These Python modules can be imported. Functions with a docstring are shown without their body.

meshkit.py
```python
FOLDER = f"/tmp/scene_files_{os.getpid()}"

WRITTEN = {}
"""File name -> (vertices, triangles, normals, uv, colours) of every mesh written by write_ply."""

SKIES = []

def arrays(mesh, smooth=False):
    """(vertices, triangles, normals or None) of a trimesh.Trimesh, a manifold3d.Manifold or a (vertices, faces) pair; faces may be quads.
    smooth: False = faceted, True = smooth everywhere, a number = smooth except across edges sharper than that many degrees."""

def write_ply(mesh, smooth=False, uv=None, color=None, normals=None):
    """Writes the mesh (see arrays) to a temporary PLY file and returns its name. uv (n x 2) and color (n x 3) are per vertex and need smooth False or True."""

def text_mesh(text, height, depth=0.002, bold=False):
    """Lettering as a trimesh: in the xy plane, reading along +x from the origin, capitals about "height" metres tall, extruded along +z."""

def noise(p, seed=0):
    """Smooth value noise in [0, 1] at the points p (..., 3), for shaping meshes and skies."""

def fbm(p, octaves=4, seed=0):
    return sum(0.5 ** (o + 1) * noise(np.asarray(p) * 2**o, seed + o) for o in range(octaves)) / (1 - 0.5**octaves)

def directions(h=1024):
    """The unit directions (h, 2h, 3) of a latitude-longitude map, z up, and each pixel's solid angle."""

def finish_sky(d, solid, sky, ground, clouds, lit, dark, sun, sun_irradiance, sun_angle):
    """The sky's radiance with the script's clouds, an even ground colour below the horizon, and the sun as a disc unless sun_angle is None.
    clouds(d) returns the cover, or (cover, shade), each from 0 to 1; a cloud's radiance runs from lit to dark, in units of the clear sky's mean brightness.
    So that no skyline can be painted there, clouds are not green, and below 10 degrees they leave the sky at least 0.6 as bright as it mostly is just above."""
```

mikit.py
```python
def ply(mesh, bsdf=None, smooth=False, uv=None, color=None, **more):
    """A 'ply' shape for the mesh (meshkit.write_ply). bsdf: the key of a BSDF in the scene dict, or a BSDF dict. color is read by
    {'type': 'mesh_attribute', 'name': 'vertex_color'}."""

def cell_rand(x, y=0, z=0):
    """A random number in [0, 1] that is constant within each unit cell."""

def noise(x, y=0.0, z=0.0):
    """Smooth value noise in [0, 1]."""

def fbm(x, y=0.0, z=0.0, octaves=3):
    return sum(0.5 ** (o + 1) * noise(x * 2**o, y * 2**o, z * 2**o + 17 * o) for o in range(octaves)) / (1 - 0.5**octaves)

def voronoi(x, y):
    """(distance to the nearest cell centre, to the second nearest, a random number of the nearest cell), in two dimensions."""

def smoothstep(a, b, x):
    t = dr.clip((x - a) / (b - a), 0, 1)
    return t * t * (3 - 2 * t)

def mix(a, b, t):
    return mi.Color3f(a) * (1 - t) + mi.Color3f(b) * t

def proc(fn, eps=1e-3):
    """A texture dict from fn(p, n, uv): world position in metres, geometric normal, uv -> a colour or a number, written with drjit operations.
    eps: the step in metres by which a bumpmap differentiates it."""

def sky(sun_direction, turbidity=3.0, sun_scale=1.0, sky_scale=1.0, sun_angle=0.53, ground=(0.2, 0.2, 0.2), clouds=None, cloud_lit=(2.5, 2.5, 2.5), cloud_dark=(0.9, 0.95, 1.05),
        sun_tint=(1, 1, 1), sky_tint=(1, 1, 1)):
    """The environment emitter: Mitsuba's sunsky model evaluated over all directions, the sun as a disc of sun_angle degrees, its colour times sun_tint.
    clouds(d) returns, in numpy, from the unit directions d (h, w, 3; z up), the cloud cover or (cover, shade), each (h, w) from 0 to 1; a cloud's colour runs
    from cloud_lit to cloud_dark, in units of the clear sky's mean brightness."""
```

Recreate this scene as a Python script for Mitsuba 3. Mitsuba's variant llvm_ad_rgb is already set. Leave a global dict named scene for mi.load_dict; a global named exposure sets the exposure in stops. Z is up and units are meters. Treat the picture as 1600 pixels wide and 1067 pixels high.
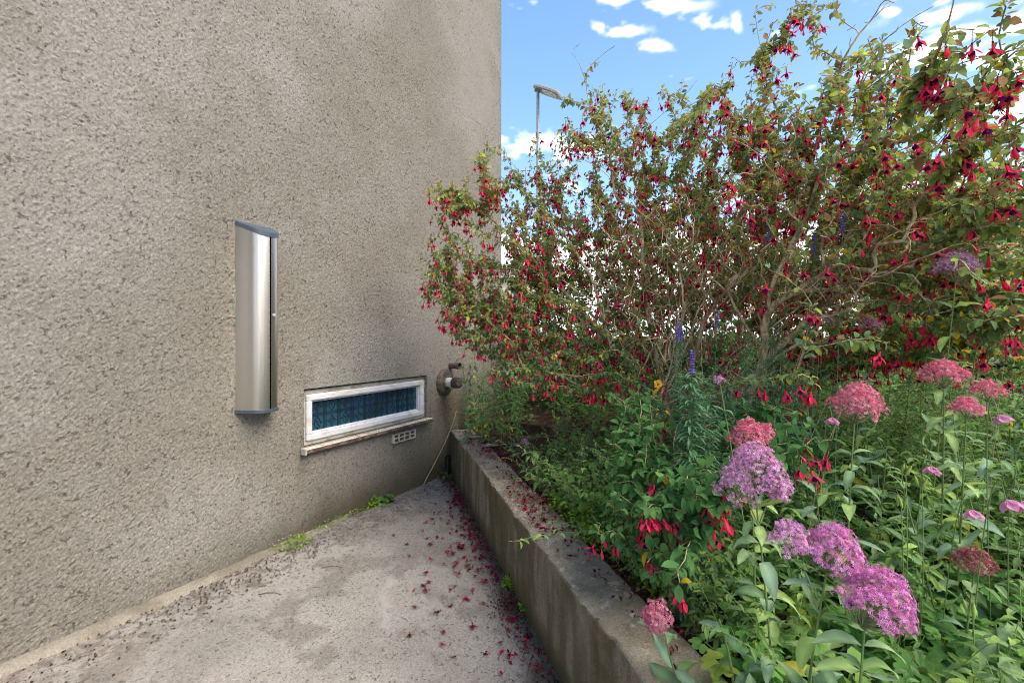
import math
import numpy as np
import trimesh
import drjit as dr
import mitsuba as mi
import mikit
import meshkit
from mikit import proc, noise, fbm, voronoi, cell_rand, smoothstep, mix, ply

# ------------------------------------------------------------------ camera, sky, exposure
F, HORIZON, EYE = 711.0, 527.0, 1.2          # focal length and horizon row of the 1600 px wide photograph; eye height in metres
T = mi.ScalarTransform4f


def P(x, y, depth):
    """The point in the world, depth metres in front of the camera, that the photograph shows at x, y."""
    return np.array([(x - 800.0) / F * depth, depth, EYE + (HORIZON - y) / F * depth])


scene, labels = {}, {}
scene['camera'] = {
    'type': 'perspective', 'fov': 2 * math.degrees(math.atan(800.0 / F)), 'fov_axis': 'x', 'near_clip': 0.05, 'far_clip': 2000.0,
    'principal_point_offset_y': (533.5 - HORIZON) / 1067.0,
    'to_world': T().look_at(origin=[0, 0, EYE], target=[0, 1, EYE], up=[0, 0, 1])}


def clouds(d):
    """Scattered small cumulus, a large one to the right, and a bright bank that closes the sky towards the horizon."""
    out = np.zeros(d.shape[:2])
    up = d[..., 2]
    n1 = meshkit.fbm(d * np.array([9, 9, 22.0]), 4, 3)
    n3 = meshkit.fbm(d * np.array([38, 38, 70.0]), 4, 31)
    n2 = meshkit.fbm(d * np.array([26, 26, 60.0]), 3, 11)
    n = 0.65 * n1 + 0.35 * n2
    meshkit_n4 = meshkit.fbm(d * np.array([30, 30, 55.0]) + 4.3, 3, 51)
    el = np.degrees(np.arcsin(np.clip(up, -1, 1)))
    bank = np.clip((17.5 - el) / 9.0, 0, 1) + (n1 - 0.5) * 1.3 * np.clip((25 - el) / 8, 0, 1)
    out = np.maximum(out, np.clip((bank - 0.25) / 0.5, 0, 1))
    puffs = np.clip((n - 0.66) / 0.12, 0, 1)
    out = np.maximum(out, 0.9 * puffs)
    for x, y, wx, wy in ((1052, 6, 42, 17), (988, 48, 31, 11), (934, 40, 11, 7), (1026, 71, 24, 8), (1113, 37, 22, 10), (1150, 36, 8, 13), (962, 2, 34, 7),
                         (838, 222, 50, 16), (1392, 18, 12, 8), (1500, 60, 75, 34), (1440, 95, 70, 30), (1560, 95, 60, 26), (1590, 30, 30, 25), (1590, 160, 60, 40),
                         (900, 236, 40, 18), (1480, 20, 26, 18)):
        c = np.array([(x - 800) / F, 1, (HORIZON - y) / F])
        k = d[..., 1] > 0.1
        gx = np.where(k, d[..., 0] / np.maximum(d[..., 1], 0.1), 9) - c[0]
        gz = np.where(k, d[..., 2] / np.maximum(d[..., 1], 0.1), 9) - c[2]
        gx = gx + (n1 - 0.5) * 1.5 * wx / F + (n3 - 0.5) * 1.1 * wx / F
        gz = gz + (n2 - 0.5) * 1.9 * wy / F + (meshkit_n4 - 0.5) * 1.3 * wy / F
        g = np.exp(-0.5 * ((gx * F / wx) ** 2 + (gz * F / wy) ** 2) * 1.3)
        out = np.maximum(out, np.clip((g * 1.25 + 2.6 * (n3 - 0.5) - 0.38) / 1.05, 0, 1) ** 1.1 * np.clip((g - 0.08) / 0.3, 0, 1))
    shade = np.clip((n1 - 0.42) * 1.6, 0, 0.45)
    return out, shade


scene['sky'] = mikit.sky((0.62, -0.45, 0.85), turbidity=3.2, sun_scale=0.45, sun_angle=42, sky_scale=1.0, clouds=clouds, ground=(0.2, 0.2, 0.18),
                         cloud_lit=(2.35, 2.35, 2.4), cloud_dark=(1.5, 1.55, 1.7), sky_tint=(1.04, 1.05, 1.02))
exposure = 3.2

# ------------------------------------------------------------------ helpers
rng = np.random.default_rng(7)
counts = {}


def numbered(key):
    n = counts.get(key, 0)
    counts[key] = n + 1
    return key if n == 0 else f'{key}_{n:03d}'


def put(key, shape, to_world=None):
    shape = dict(shape)
    if to_world is not None:
        shape['to_world'] = to_world
    scene[key] = shape
    return key


def tag(key, label=None, category=None, group=None, kind=None):
    e = {}
    for k, v in (('label', label), ('category', category), ('group', group), ('kind', kind)):
        if v:
            e[k] = v
    labels[key] = e
    return key


def unit(v):
    v = np.asarray(v, float)
    return v / (np.linalg.norm(v, axis=-1, keepdims=True) + 1e-12)


def frame(direction, normal):
    """Matrices with columns side, direction, normal."""
    y = unit(np.atleast_2d(direction))
    z = np.atleast_2d(normal)
    z = unit(z - (z * y).sum(-1, keepdims=True) * y)
    return np.stack([np.cross(y, z), y, z], -1)


def mat4(m, p, s=1.0):
    a = np.eye(4)
    a[:3, :3] = m * s
    a[:3, 3] = p
    return T(a.tolist())


def grid_faces(nu, nv):
    i, j = np.meshgrid(np.arange(nu - 1), np.arange(nv - 1), indexing='ij')
    a = i * nv + j
    q = np.stack([a, a + nv, a + nv + 1, a + 1], -1).reshape(-1, 4)
    return np.vstack([q[:, [0, 1, 2]], q[:, [0, 2, 3]]])


def join(meshes):
    """Joins (vertices, faces[, colours]) tuples."""
    at, vs, fs, cs = 0, [], [], []
    for m in meshes:
        vs.append(np.asarray(m[0], float))
        fs.append(np.asarray(m[1], int) + at)
        if len(m) > 2:
            cs.append(np.broadcast_to(m[2], (len(m[0]), 3)))
        at += len(m[0])
    return (np.vstack(vs), np.vstack(fs), np.vstack(cs)) if cs else (np.vstack(vs), np.vstack(fs))


def tube(points, radii, sides=6, cap=True):
    p = np.asarray(points, float)
    r = np.broadcast_to(radii, (len(p),))
    t = unit(np.gradient(p, axis=0))
    a = np.cross(t[0], [0.3, 0.2, 1.0] if abs(t[0][2]) < 0.9 else [1.0, 0.1, 0])
    a = a / np.linalg.norm(a)
    axes = []
    for k in range(len(p)):
        a = a - t[k] * (a @ t[k])
        a = a / (np.linalg.norm(a) + 1e-12)
        axes.append(a)
    a = np.array(axes)
    b = np.cross(t, a)
    ang = np.arange(sides) * 2 * np.pi / sides
    v = p[:, None] + r[:, None, None] * (np.cos(ang)[None, :, None] * a[:, None] + np.sin(ang)[None, :, None] * b[:, None])
    i, j = np.meshgrid(np.arange(len(p) - 1), np.arange(sides), indexing='ij')
    q = np.stack([i * sides + j, i * sides + (j + 1) % sides, (i + 1) * sides + (j + 1) % sides, (i + 1) * sides + j], -1).reshape(-1, 4)
    f = np.vstack([q[:, [0, 1, 2]], q[:, [0, 2, 3]]])
    v = v.reshape(-1, 3)
    if cap:
        n = len(v)
        v = np.vstack([v, p[:1], p[-1:]])
        k = np.arange(sides)
        last = (len(p) - 1) * sides
        f = np.vstack([f, np.stack([k * 0 + n, (k + 1) % sides, k], 1), np.stack([k * 0 + n + 1, last + k, last + (k + 1) % sides], 1)])
    return v, f


def lathe(profile, sides=10):
    """Revolves (r, z) pairs about z."""
    pr = np.asarray(profile, float)
    ang = np.arange(sides) * 2 * np.pi / sides
    v = np.stack([pr[:, :1] * np.cos(ang), pr[:, :1] * np.sin(ang), np.broadcast_to(pr[:, 1:], (len(pr), sides))], -1).reshape(-1, 3)
    i, j = np.meshgrid(np.arange(len(pr) - 1), np.arange(sides), indexing='ij')
    q = np.stack([i * sides + j, i * sides + (j + 1) % sides, (i + 1) * sides + (j + 1) % sides, (i + 1) * sides + j], -1).reshape(-1, 4)
    return v, np.vstack([q[:, [0, 1, 2]], q[:, [0, 2, 3]]])


def rounded_box(size, bevel=0.004, center=(0, 0, 0)):
    """A box with chamfered edges, as the hull of its shrunken copies."""
    s = np.asarray(size, float) / 2
    b = min(bevel, 0.45 * s.min() * 2)
    pts = []
    for sx in (-1, 1):
        for sy in (-1, 1):
            for sz in (-1, 1):
                c = np.array([sx, sy, sz])
                for k in range(3):
                    e = c * s
                    for m in range(3):
                        if m != k:
                            e[m] -= c[m] * b
                    pts.append(e)
    h = trimesh.convex.convex_hull(np.array(pts) + np.asarray(center))
    return np.array(h.vertices), np.array(h.faces)


def prism(outline, z0, z1, bevel=0.0):
    import shapely.geometry as sg
    m = trimesh.creation.extrude_polygon(sg.Polygon(outline), z1 - z0, engine='earcut')
    m.apply_translation([0, 0, z0])
    return np.array(m.vertices), np.array(m.faces)


def leaf(width, rows=4, fold=0.25, curl=0.25, kind='ovate', wave=0.0):
    """A leaf blade of length 1 along +y with its face to +z."""
    u = np.linspace(0, 1, rows + 1)
    if kind == 'ovate':
        hw = 1.75 * (u ** 0.75) * (1 - u) ** 0.85
    elif kind == 'lance':
        hw = 1.9 * (u ** 0.8) * (1 - u) ** 1.0
    elif kind == 'strap':
        hw = np.minimum(1, 4 * u + 0.2) * np.minimum(1, 3.2 * (1 - u))
    else:
        hw = np.sin(np.pi * np.clip(u, 0, 1)) ** 0.6
    hw = hw / max(hw.max(), 1e-6) * width / 2
    ang = curl * u
    y = np.cumsum(np.r_[0, np.cos((ang[1:] + ang[:-1]) / 2 * 2)]) / rows
    z = -np.cumsum(np.r_[0, np.sin((ang[1:] + ang[:-1]) / 2 * 2)]) / rows
    v, idx = [], []
    for k in range(rows + 1):
        w = wave * math.sin(k * 2.3)
        if hw[k] < 1e-4:
            idx.append([len(v)])
            v.append([0, y[k], z[k]])
        else:
            idx.append([len(v), len(v) + 1, len(v) + 2])
            v += [[-hw[k], y[k], z[k] + fold * hw[k] + w * hw[k]], [0, y[k], z[k]], [hw[k], y[k], z[k] + fold * hw[k] - w * hw[k]]]
    f = []
    for k in range(rows):
        a, b = idx[k], idx[k + 1]
        if len(a) == 1 and len(b) == 3:
            f += [[a[0], b[1], b[0]], [a[0], b[2], b[1]]]
        elif len(a) == 3 and len(b) == 1:
            f += [[a[0], a[1], b[0]], [a[1], a[2], b[0]]]
        elif len(a) == 3:
            f += [[a[0], a[1], b[1]], [a[0], b[1], b[0]], [a[1], a[2], b[2]], [a[1], b[2], b[1]]]
    return np.array(v, float), np.array(f)


def lobed_leaf(lobes=3, spread=2.3, notch=0.6):
    """A fan-shaped, round-lobed leaflet of length 1 from its base along +y."""
    n = 7 * lobes
    a = np.linspace(-spread / 2, spread / 2, n)
    r = notch + (1 - notch) * np.abs(np.cos((a / spread + 0.5) * lobes * np.pi - np.pi / 2)) ** 0.55
    r = r * (1 - 0.12 * np.abs(a / spread * 2) ** 2)
    rim = np.stack([r * np.sin(a), r * np.cos(a), 0.10 * r * np.cos(3 * a) - 0.12 * r ** 2], -1)
    mid = rim * 0.5 + [0, 0, 0.035]
    v = np.vstack([[[0, 0, 0]], mid, rim])
    f = []
    for k in range(n - 1):
        f += [[0, 1 + k + 1, 1 + k], [1 + k, 2 + k, n + 2 + k], [1 + k, n + 2 + k, n + 1 + k]]
    return v, np.array(f)


def scatter(template, mats, pos, scale, color=None):
    """One mesh of many placed copies; returns (vertices, faces[, colours])."""
    v, f = template[:2]
    n = len(pos)
    vs = np.einsum('kij,nj->kni', mats * np.reshape(scale, (-1, 1, 1)), v) + pos[:, None]
    fs = f[None] + (np.arange(n) * len(v))[:, None, None]
    out = (vs.reshape(-1, 3), fs.reshape(-1, 3))
    if color is not None:
        out += (np.repeat(color, len(v), axis=0),)
    return out


# ------------------------------------------------------------------ materials
def diffuse(color):
    return {'type': 'twosided', 'bsdf': {'type': 'diffuse', 'reflectance': color if isinstance(color, dict) else {'type': 'rgb', 'value': list(color)}}}


def glossy(color, rough=0.5, spec=0.5, metallic=0.0):
    return {'type': 'twosided', 'bsdf': {'type': 'principled', 'base_color': color if isinstance(color, dict) else {'type': 'rgb', 'value': list(color)},
                                         'roughness': rough, 'specular': spec, 'metallic': metallic}}


VC = {'type': 'mesh_attribute', 'name': 'vertex_color'}
scene['leaf_matter'] = {'type': 'principledthin', 'base_color': VC, 'roughness': 0.36, 'spec_trans': 0.0, 'diff_trans': 0.9, 'eta': 1.45}
scene['petal_matter'] = {'type': 'principledthin', 'base_color': VC, 'roughness': 0.6, 'spec_trans': 0.0, 'diff_trans': 0.8, 'eta': 1.3}
scene['plain_colour'] = diffuse(VC)

A0 = np.array([-1.839, 1.635])               # a point of the house wall's foot, and the wall's direction and normal in plan
WD = unit([1.279, 2.402])
WN = np.array([WD[1], -WD[0]])
R0 = np.array([0.1755, 1.58])                # a point of the retaining wall's face, its direction (towards the camera) and its normal (into the bed)
RD = unit([0.7235, -2.48])
RN = np.array([-RD[1], RD[0]])
TOP = 0.372                                  # height of the retaining wall
A0X, A0Y, WDX, WDY = (float(v) for v in (*A0, *WD))


def wall_point(t, p, z):
    """A point t metres along the house wall, p proud of it, z high."""
    xy = A0 + WD * t + WN * p
    return np.array([xy[0], xy[1], z])


def wall_from(x, y):
    """(t, z) on the house wall of what the photograph shows at x, y."""
    k = (x - 800) / F
    t = (k * A0[1] - A0[0]) / (WD[0] - k * WD[1])
    depth = A0[1] + WD[1] * t
    return t, EYE + (HORIZON - y) / F * depth


def roughcast(p, n, uv):
    t = (p.x - A0X) * WDX + (p.y - A0Y) * WDY
    z = p.z
    broad = fbm(t * 1.3, z * 1.1, 3.0, 3)
    patch = fbm(t * 4.0 + 9, z * 4.0, 5.0, 3)
    c = mix((0.200, 0.190, 0.171), (0.244, 0.237, 0.222), smoothstep(0.35, 0.65, broad))
    c = mix(c, (0.175, 0.160, 0.138), 0.4 * smoothstep(0.5, 0.72, patch))
    d1, d2, r = voronoi(t * 150.0, z * 150.0)
    c *= 0.80 + 0.40 * r
    fine = noise(t * 330.0, z * 330.0, 2.0)
    c *= 0.80 + 0.40 * fine
    blot = smoothstep(0.68, 0.8, fbm(t * 85.0, z * 100.0, 1.0, 2))
    c *= 1 - 0.5 * blot
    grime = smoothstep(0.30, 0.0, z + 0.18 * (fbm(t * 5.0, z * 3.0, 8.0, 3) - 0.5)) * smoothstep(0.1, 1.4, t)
    corner = smoothstep(1.5, 2.9, t + 0.6 * (patch - 0.5)) * smoothstep(0.95, 0.1, z + 0.3 * (patch - 0.5))  # brown stain low towards the corner, with the shade there painted in
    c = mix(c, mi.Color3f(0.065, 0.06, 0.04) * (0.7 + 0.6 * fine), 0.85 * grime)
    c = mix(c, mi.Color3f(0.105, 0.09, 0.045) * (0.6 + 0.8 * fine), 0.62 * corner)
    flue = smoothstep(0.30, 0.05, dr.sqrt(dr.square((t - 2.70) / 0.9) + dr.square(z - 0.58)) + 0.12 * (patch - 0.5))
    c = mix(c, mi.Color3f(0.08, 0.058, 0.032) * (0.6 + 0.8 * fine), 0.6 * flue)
    streak = smoothstep(0.5, 0.75, fbm(t * 22.0, z * 1.2, 4.0, 3)) * smoothstep(0.9, 0.5, z) * smoothstep(0.2, 0.5, z) * smoothstep(1.0, 1.3, t) * smoothstep(2.7, 2.4, t)
    c = mix(c, (0.10, 0.085, 0.06), 0.4 * streak)
    return c


def concrete_slab(p, n, uv):
    x, y = p.x, p.y
    s = (x - 0.1755) * float(RN[0]) + (y - 1.58) * float(RN[1])
    w = (x - A0X) * float(WN[0]) + (y - A0Y) * float(WN[1])
    broad = fbm(x * 1.7, y * 1.7, 0.0, 4)
    mid = fbm(x * 7.0, y * 7.0, 3.0, 4)
    c = mix((0.255, 0.247, 0.234), (0.33, 0.321, 0.306), smoothstep(0.35, 0.65, broad))
    c = mix(c, (0.20, 0.188, 0.174), 0.7 * smoothstep(0.5, 0.68, mid))
    d1, d2, r = voronoi(x * 170.0, y * 170.0)
    c *= 0.80 + 0.40 * r
    c *= 0.82 + 0.36 * noise(x * 420.0, y * 420.0, 6.0)
    pits = smoothstep(0.70, 0.80, fbm(x * 110.0, y * 110.0, 9.0, 2))
    c *= 1 - 0.5 * pits
    dirt = smoothstep(0.55, 0.72, fbm(x * 40.0, y * 40.0, 11.0, 4) + 0.20 * smoothstep(0.55, 0.05, w) - 0.10)
    c = mix(c, (0.085, 0.07, 0.055), 0.5 * dirt * smoothstep(0.8, 0.2, w))
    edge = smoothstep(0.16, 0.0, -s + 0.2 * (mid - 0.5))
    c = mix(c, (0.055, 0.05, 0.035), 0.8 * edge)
    red = smoothstep(0.7, 0.1, w) * smoothstep(0.4, 0.7, fbm(x * 3.0 + 4, y * 3.0, 2.0, 3))
    c = mix(c, mi.Color3f(0.26, 0.21, 0.18), 0.22 * red)
    lime = smoothstep(0.05, 0.0, dr.abs(x + 0.62 + 0.18 * (y - 2.3) + 0.05 * (noise(y * 9.0, 3.0) - 0.5))) * smoothstep(1.7, 1.9, y) * smoothstep(2.6, 2.2, y)
    c = mix(c, (0.42, 0.43, 0.43), 0.55 * lime * smoothstep(0.3, 0.6, noise(x * 30, y * 30, 1.0)))
    return c


def wall_concrete(p, n, uv):
    u = (p.x - 0.1755) * float(RD[0]) + (p.y - 1.58) * float(RD[1])
    s = (p.x - 0.1755) * float(RN[0]) + (p.y - 1.58) * float(RN[1])
    z = p.z
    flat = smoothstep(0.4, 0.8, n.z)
    streaks = fbm(u * 16.0, z * 2.2 + s * 2.0, 3.0, 4)
    mid = fbm(u * 6.0, z * 6.0 + s * 5.0, 1.0, 4)
    grain = noise(u * 330.0, z * 330.0 + s * 310.0, 2.0)
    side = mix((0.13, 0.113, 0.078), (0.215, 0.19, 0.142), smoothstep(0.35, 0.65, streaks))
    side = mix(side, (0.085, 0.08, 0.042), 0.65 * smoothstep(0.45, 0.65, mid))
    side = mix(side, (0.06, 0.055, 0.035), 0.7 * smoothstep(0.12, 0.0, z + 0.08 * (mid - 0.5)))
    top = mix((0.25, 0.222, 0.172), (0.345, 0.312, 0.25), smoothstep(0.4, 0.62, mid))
    spots = smoothstep(0.66, 0.76, fbm(u * 45.0, s * 45.0, 5.0, 3))
    top = mix(top, (0.44, 0.425, 0.38), 0.75 * spots)
    top = mix(top, (0.12, 0.105, 0.08), 0.35 * smoothstep(0.6, 0.72, fbm(u * 30.0 + 5, s * 30.0, 7.0, 3)))
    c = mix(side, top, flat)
    return c * (0.72 + 0.56 * grain)


def soil(p, n, uv):
    m = fbm(p.x * 9.0, p.y * 9.0, 1.0, 4)
    c = mix((0.045, 0.033, 0.022), (0.10, 0.078, 0.055), smoothstep(0.35, 0.65, m))
    return c * (0.6 + 0.8 * noise(p.x * 160.0, p.y * 160.0, p.z * 160.0))


def bark(p, n, uv):
    m = fbm(p.x * 60.0, p.y * 60.0, p.z * 18.0, 3)
    c = mix((0.31, 0.23, 0.145), (0.58, 0.46, 0.30), smoothstep(0.36, 0.62, m))
    return c * (0.7 + 0.6 * noise(p.x * 260.0, p.y * 260.0, p.z * 90.0))


def lawn(p, n, uv):
    m = fbm(p.x * 0.7, p.y * 0.7, 2.0, 4)
    return mix((0.05, 0.085, 0.025), (0.11, 0.15, 0.05), m) * (0.6 + 0.8 * noise(p.x * 30, p.y * 30, 4.0))


def sill_paint(p, n, uv):
    t = (p.x - A0X) * WDX + (p.y - A0Y) * WDY
    m = fbm(t * 34.0, p.z * 60.0, 1.0, 4)
    front = mix((0.085, 0.058, 0.047), (0.20, 0.145, 0.122), smoothstep(0.35, 0.68, m))
    top = mix((0.55, 0.52, 0.46), (0.38, 0.33, 0.27), smoothstep(0.5, 0.7, m))
    return mix(front, top, smoothstep(0.3, 0.7, n.z)) * (0.8 + 0.4 * noise(t * 300, p.z * 300, 3.0))


def frame_paint(p, n, uv):
    t = (p.x - A0X) * WDX + (p.y - A0Y) * WDY
    return mix((0.60, 0.615, 0.66), (0.48, 0.48, 0.48), smoothstep(0.5, 0.75, fbm(t * 14.0, p.z * 30.0, 2.0, 4)))


def aged_trim(p, n, uv):
    t = (p.x - A0X) * WDX + (p.y - A0Y) * WDY
    return mix((0.44, 0.425, 0.385), (0.27, 0.25, 0.205), smoothstep(0.5, 0.75, fbm(t * 20.0, p.z * 44.0, 2.0, 4)))


def stained_glass(p, n, uv):
    t = (p.x - A0X) * WDX + (p.y - A0Y) * WDY
    m = fbm(t * 7.0, p.z * 6.0, 6.0, 3)
    c = mix((0.013, 0.048, 0.085), (0.018, 0.080, 0.130), smoothstep(0.35, 0.65, m))
    return mix(c, (0.012, 0.04, 0.13), 0.6 * smoothstep(0.74, 0.84, noise(t * 16.0, p.z * 10.0, 9.0)))


def rust_rubber(p, n, uv):
    m = fbm(p.x * 30.0, p.y * 30.0, p.z * 30.0, 4)
    return mix((0.05, 0.046, 0.043), (0.115, 0.088, 0.070), smoothstep(0.42, 0.66, m)) * (0.7 + 0.6 * noise(p.x * 200, p.y * 200, p.z * 200))


def stone(p, n, uv):
    m = fbm(p.x * 22.0, p.y * 22.0, p.z * 22.0, 4)
    return mix((0.14, 0.128, 0.108), (0.30, 0.285, 0.25), smoothstep(0.35, 0.65, m)) * (0.75 + 0.5 * noise(p.x * 250, p.y * 250, p.z * 250))


def fine_relief(p, n, uv):
    return 0.5 * noise(p.x * 260.0, p.y * 260.0, p.z * 260.0) + 0.5 * fbm(p.x * 90.0, p.y * 90.0, p.z * 90.0, 2)


def bumped(color, height, eps=8e-4):
    return {'type': 'twosided', 'bsdf': {'type': 'bumpmap', 'arbitrary': proc(fine_relief, eps), 'scale': height, 'bsdf': {'type': 'diffuse', 'reflectance': proc(color)}}}


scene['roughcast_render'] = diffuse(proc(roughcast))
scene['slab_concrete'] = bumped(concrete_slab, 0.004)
scene['retaining_concrete'] = bumped(wall_concrete, 0.005)
scene['bed_soil'] = diffuse(proc(soil))
scene['fuchsia_bark'] = diffuse(proc(bark))
scene['lawn_grass'] = diffuse(proc(lawn))
scene['sill_coat'] = diffuse(proc(sill_paint))
scene['white_frame'] = glossy(proc(frame_paint), 0.35)
scene['old_trim'] = diffuse(proc(aged_trim))
scene['blue_glass'] = glossy(proc(stained_glass), 0.12, 0.6)
scene['lead'] = glossy((0.012, 0.013, 0.016), 0.45)
scene['rusty_rubber'] = glossy(proc(rust_rubber), 0.7)
scene['rubble'] = diffuse(proc(stone))
scene['brushed_steel'] = {'type': 'twosided', 'bsdf': {'type': 'principled', 'base_color': {'type': 'rgb', 'value': [0.64, 0.60, 0.54]}, 'metallic': 1.0, 'roughness': 0.36, 'anisotropic': 0.5}}
scene['slate_plastic'] = glossy((0.055, 0.075, 0.105), 0.4)
scene['dark_gap'] = diffuse((0.012, 0.012, 0.012))
scene['vent_backing'] = diffuse((0.10, 0.09, 0.075))  # flat dark brown for the sheet behind the air brick grille
scene['galvanised'] = glossy((0.36, 0.38, 0.40), 0.5, 0.5, 0.2)
scene['white_plastic'] = glossy((0.55, 0.53, 0.49), 0.45)
scene['house_cream'] = diffuse((0.62, 0.55, 0.44))
scene['house_pink'] = diffuse((0.55, 0.36, 0.25))
scene['roof_slate'] = diffuse((0.32, 0.31, 0.31))
scene['window_dark'] = glossy((0.05, 0.06, 0.07), 0.15)

# ------------------------------------------------------------------ the ground, the path and the bed
WALL_END = 3.665                             # the house corner, metres along the wall
THICK = 0.20


def bed_height(x, y):
    s = (np.asarray(x) - R0[0]) * RN[0] + (np.asarray(y) - R0[1]) * RN[1]
    base = TOP - 0.035 + 0.20 * np.clip(s - 0.25, 0, 4.0)
    pts = np.stack([np.asarray(x, float), np.asarray(y, float), np.zeros_like(np.asarray(x, float))], -1)
    return base + 0.06 * (meshkit.fbm(pts * 3.0, 3, 5) - 0.5) * np.clip(s / 0.3, 0, 1)


g = np.linspace(-1, 1, 41)
gx, gy = np.meshgrid(np.sign(g) * np.abs(g) ** 2.5 * 600, np.sign(g) * np.abs(g) ** 2.5 * 600, indexing='ij')
gv = np.stack([gx, gy, np.full_like(gx, -0.06)], -1).reshape(-1, 3)
put('ground', ply((gv, grid_faces(41, 41)), 'lawn_grass'))
tag('ground', 'grassy ground reaching away to the horizon behind the garden', kind='structure')

# the path: one sheet between the two walls, slightly uneven
nu, nv = 300, 300
pu = np.linspace(-1.2, 4.2, nu)
pw = np.linspace(-0.03, 1.0, nv)
U, W = np.meshgrid(pu, pw, indexing='ij')
left = A0 + U[..., None] * WD                # along the house wall
tr = ((left - R0) @ RN)                      # distance to the retaining wall's face along RN
# the sheet spans from the house wall to just under the retaining wall
hx = left + WN * (-0.02)
den = WN @ RN
span = (-tr + 0.05) / den
pxy = hx + W[..., None] * span[..., None] * WN
h = 0.012 * (meshkit.fbm(np.stack([pxy[..., 0] * 2.5, pxy[..., 1] * 2.5, 0 * U], -1), 4, 2) - 0.5) + 0.005 * (meshkit.fbm(np.stack([pxy[..., 0] * 24, pxy[..., 1] * 24, 0 * U], -1), 3, 4) - 0.5)
pv = np.stack([pxy[..., 0], pxy[..., 1], h], -1).reshape(-1, 3)
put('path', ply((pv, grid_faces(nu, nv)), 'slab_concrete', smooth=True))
tag('path', 'worn grey concrete path between the house wall and the low retaining wall', kind='structure')
apron_v = np.array([[-7, -4, -0.02], [0.9, -4, -0.02], [0.9, 2.0, -0.02], [-7, 2.0, -0.02]])
put('path__apron', ply((apron_v, np.array([[0, 1, 2], [0, 2, 3]])), 'slab_concrete'))
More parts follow.
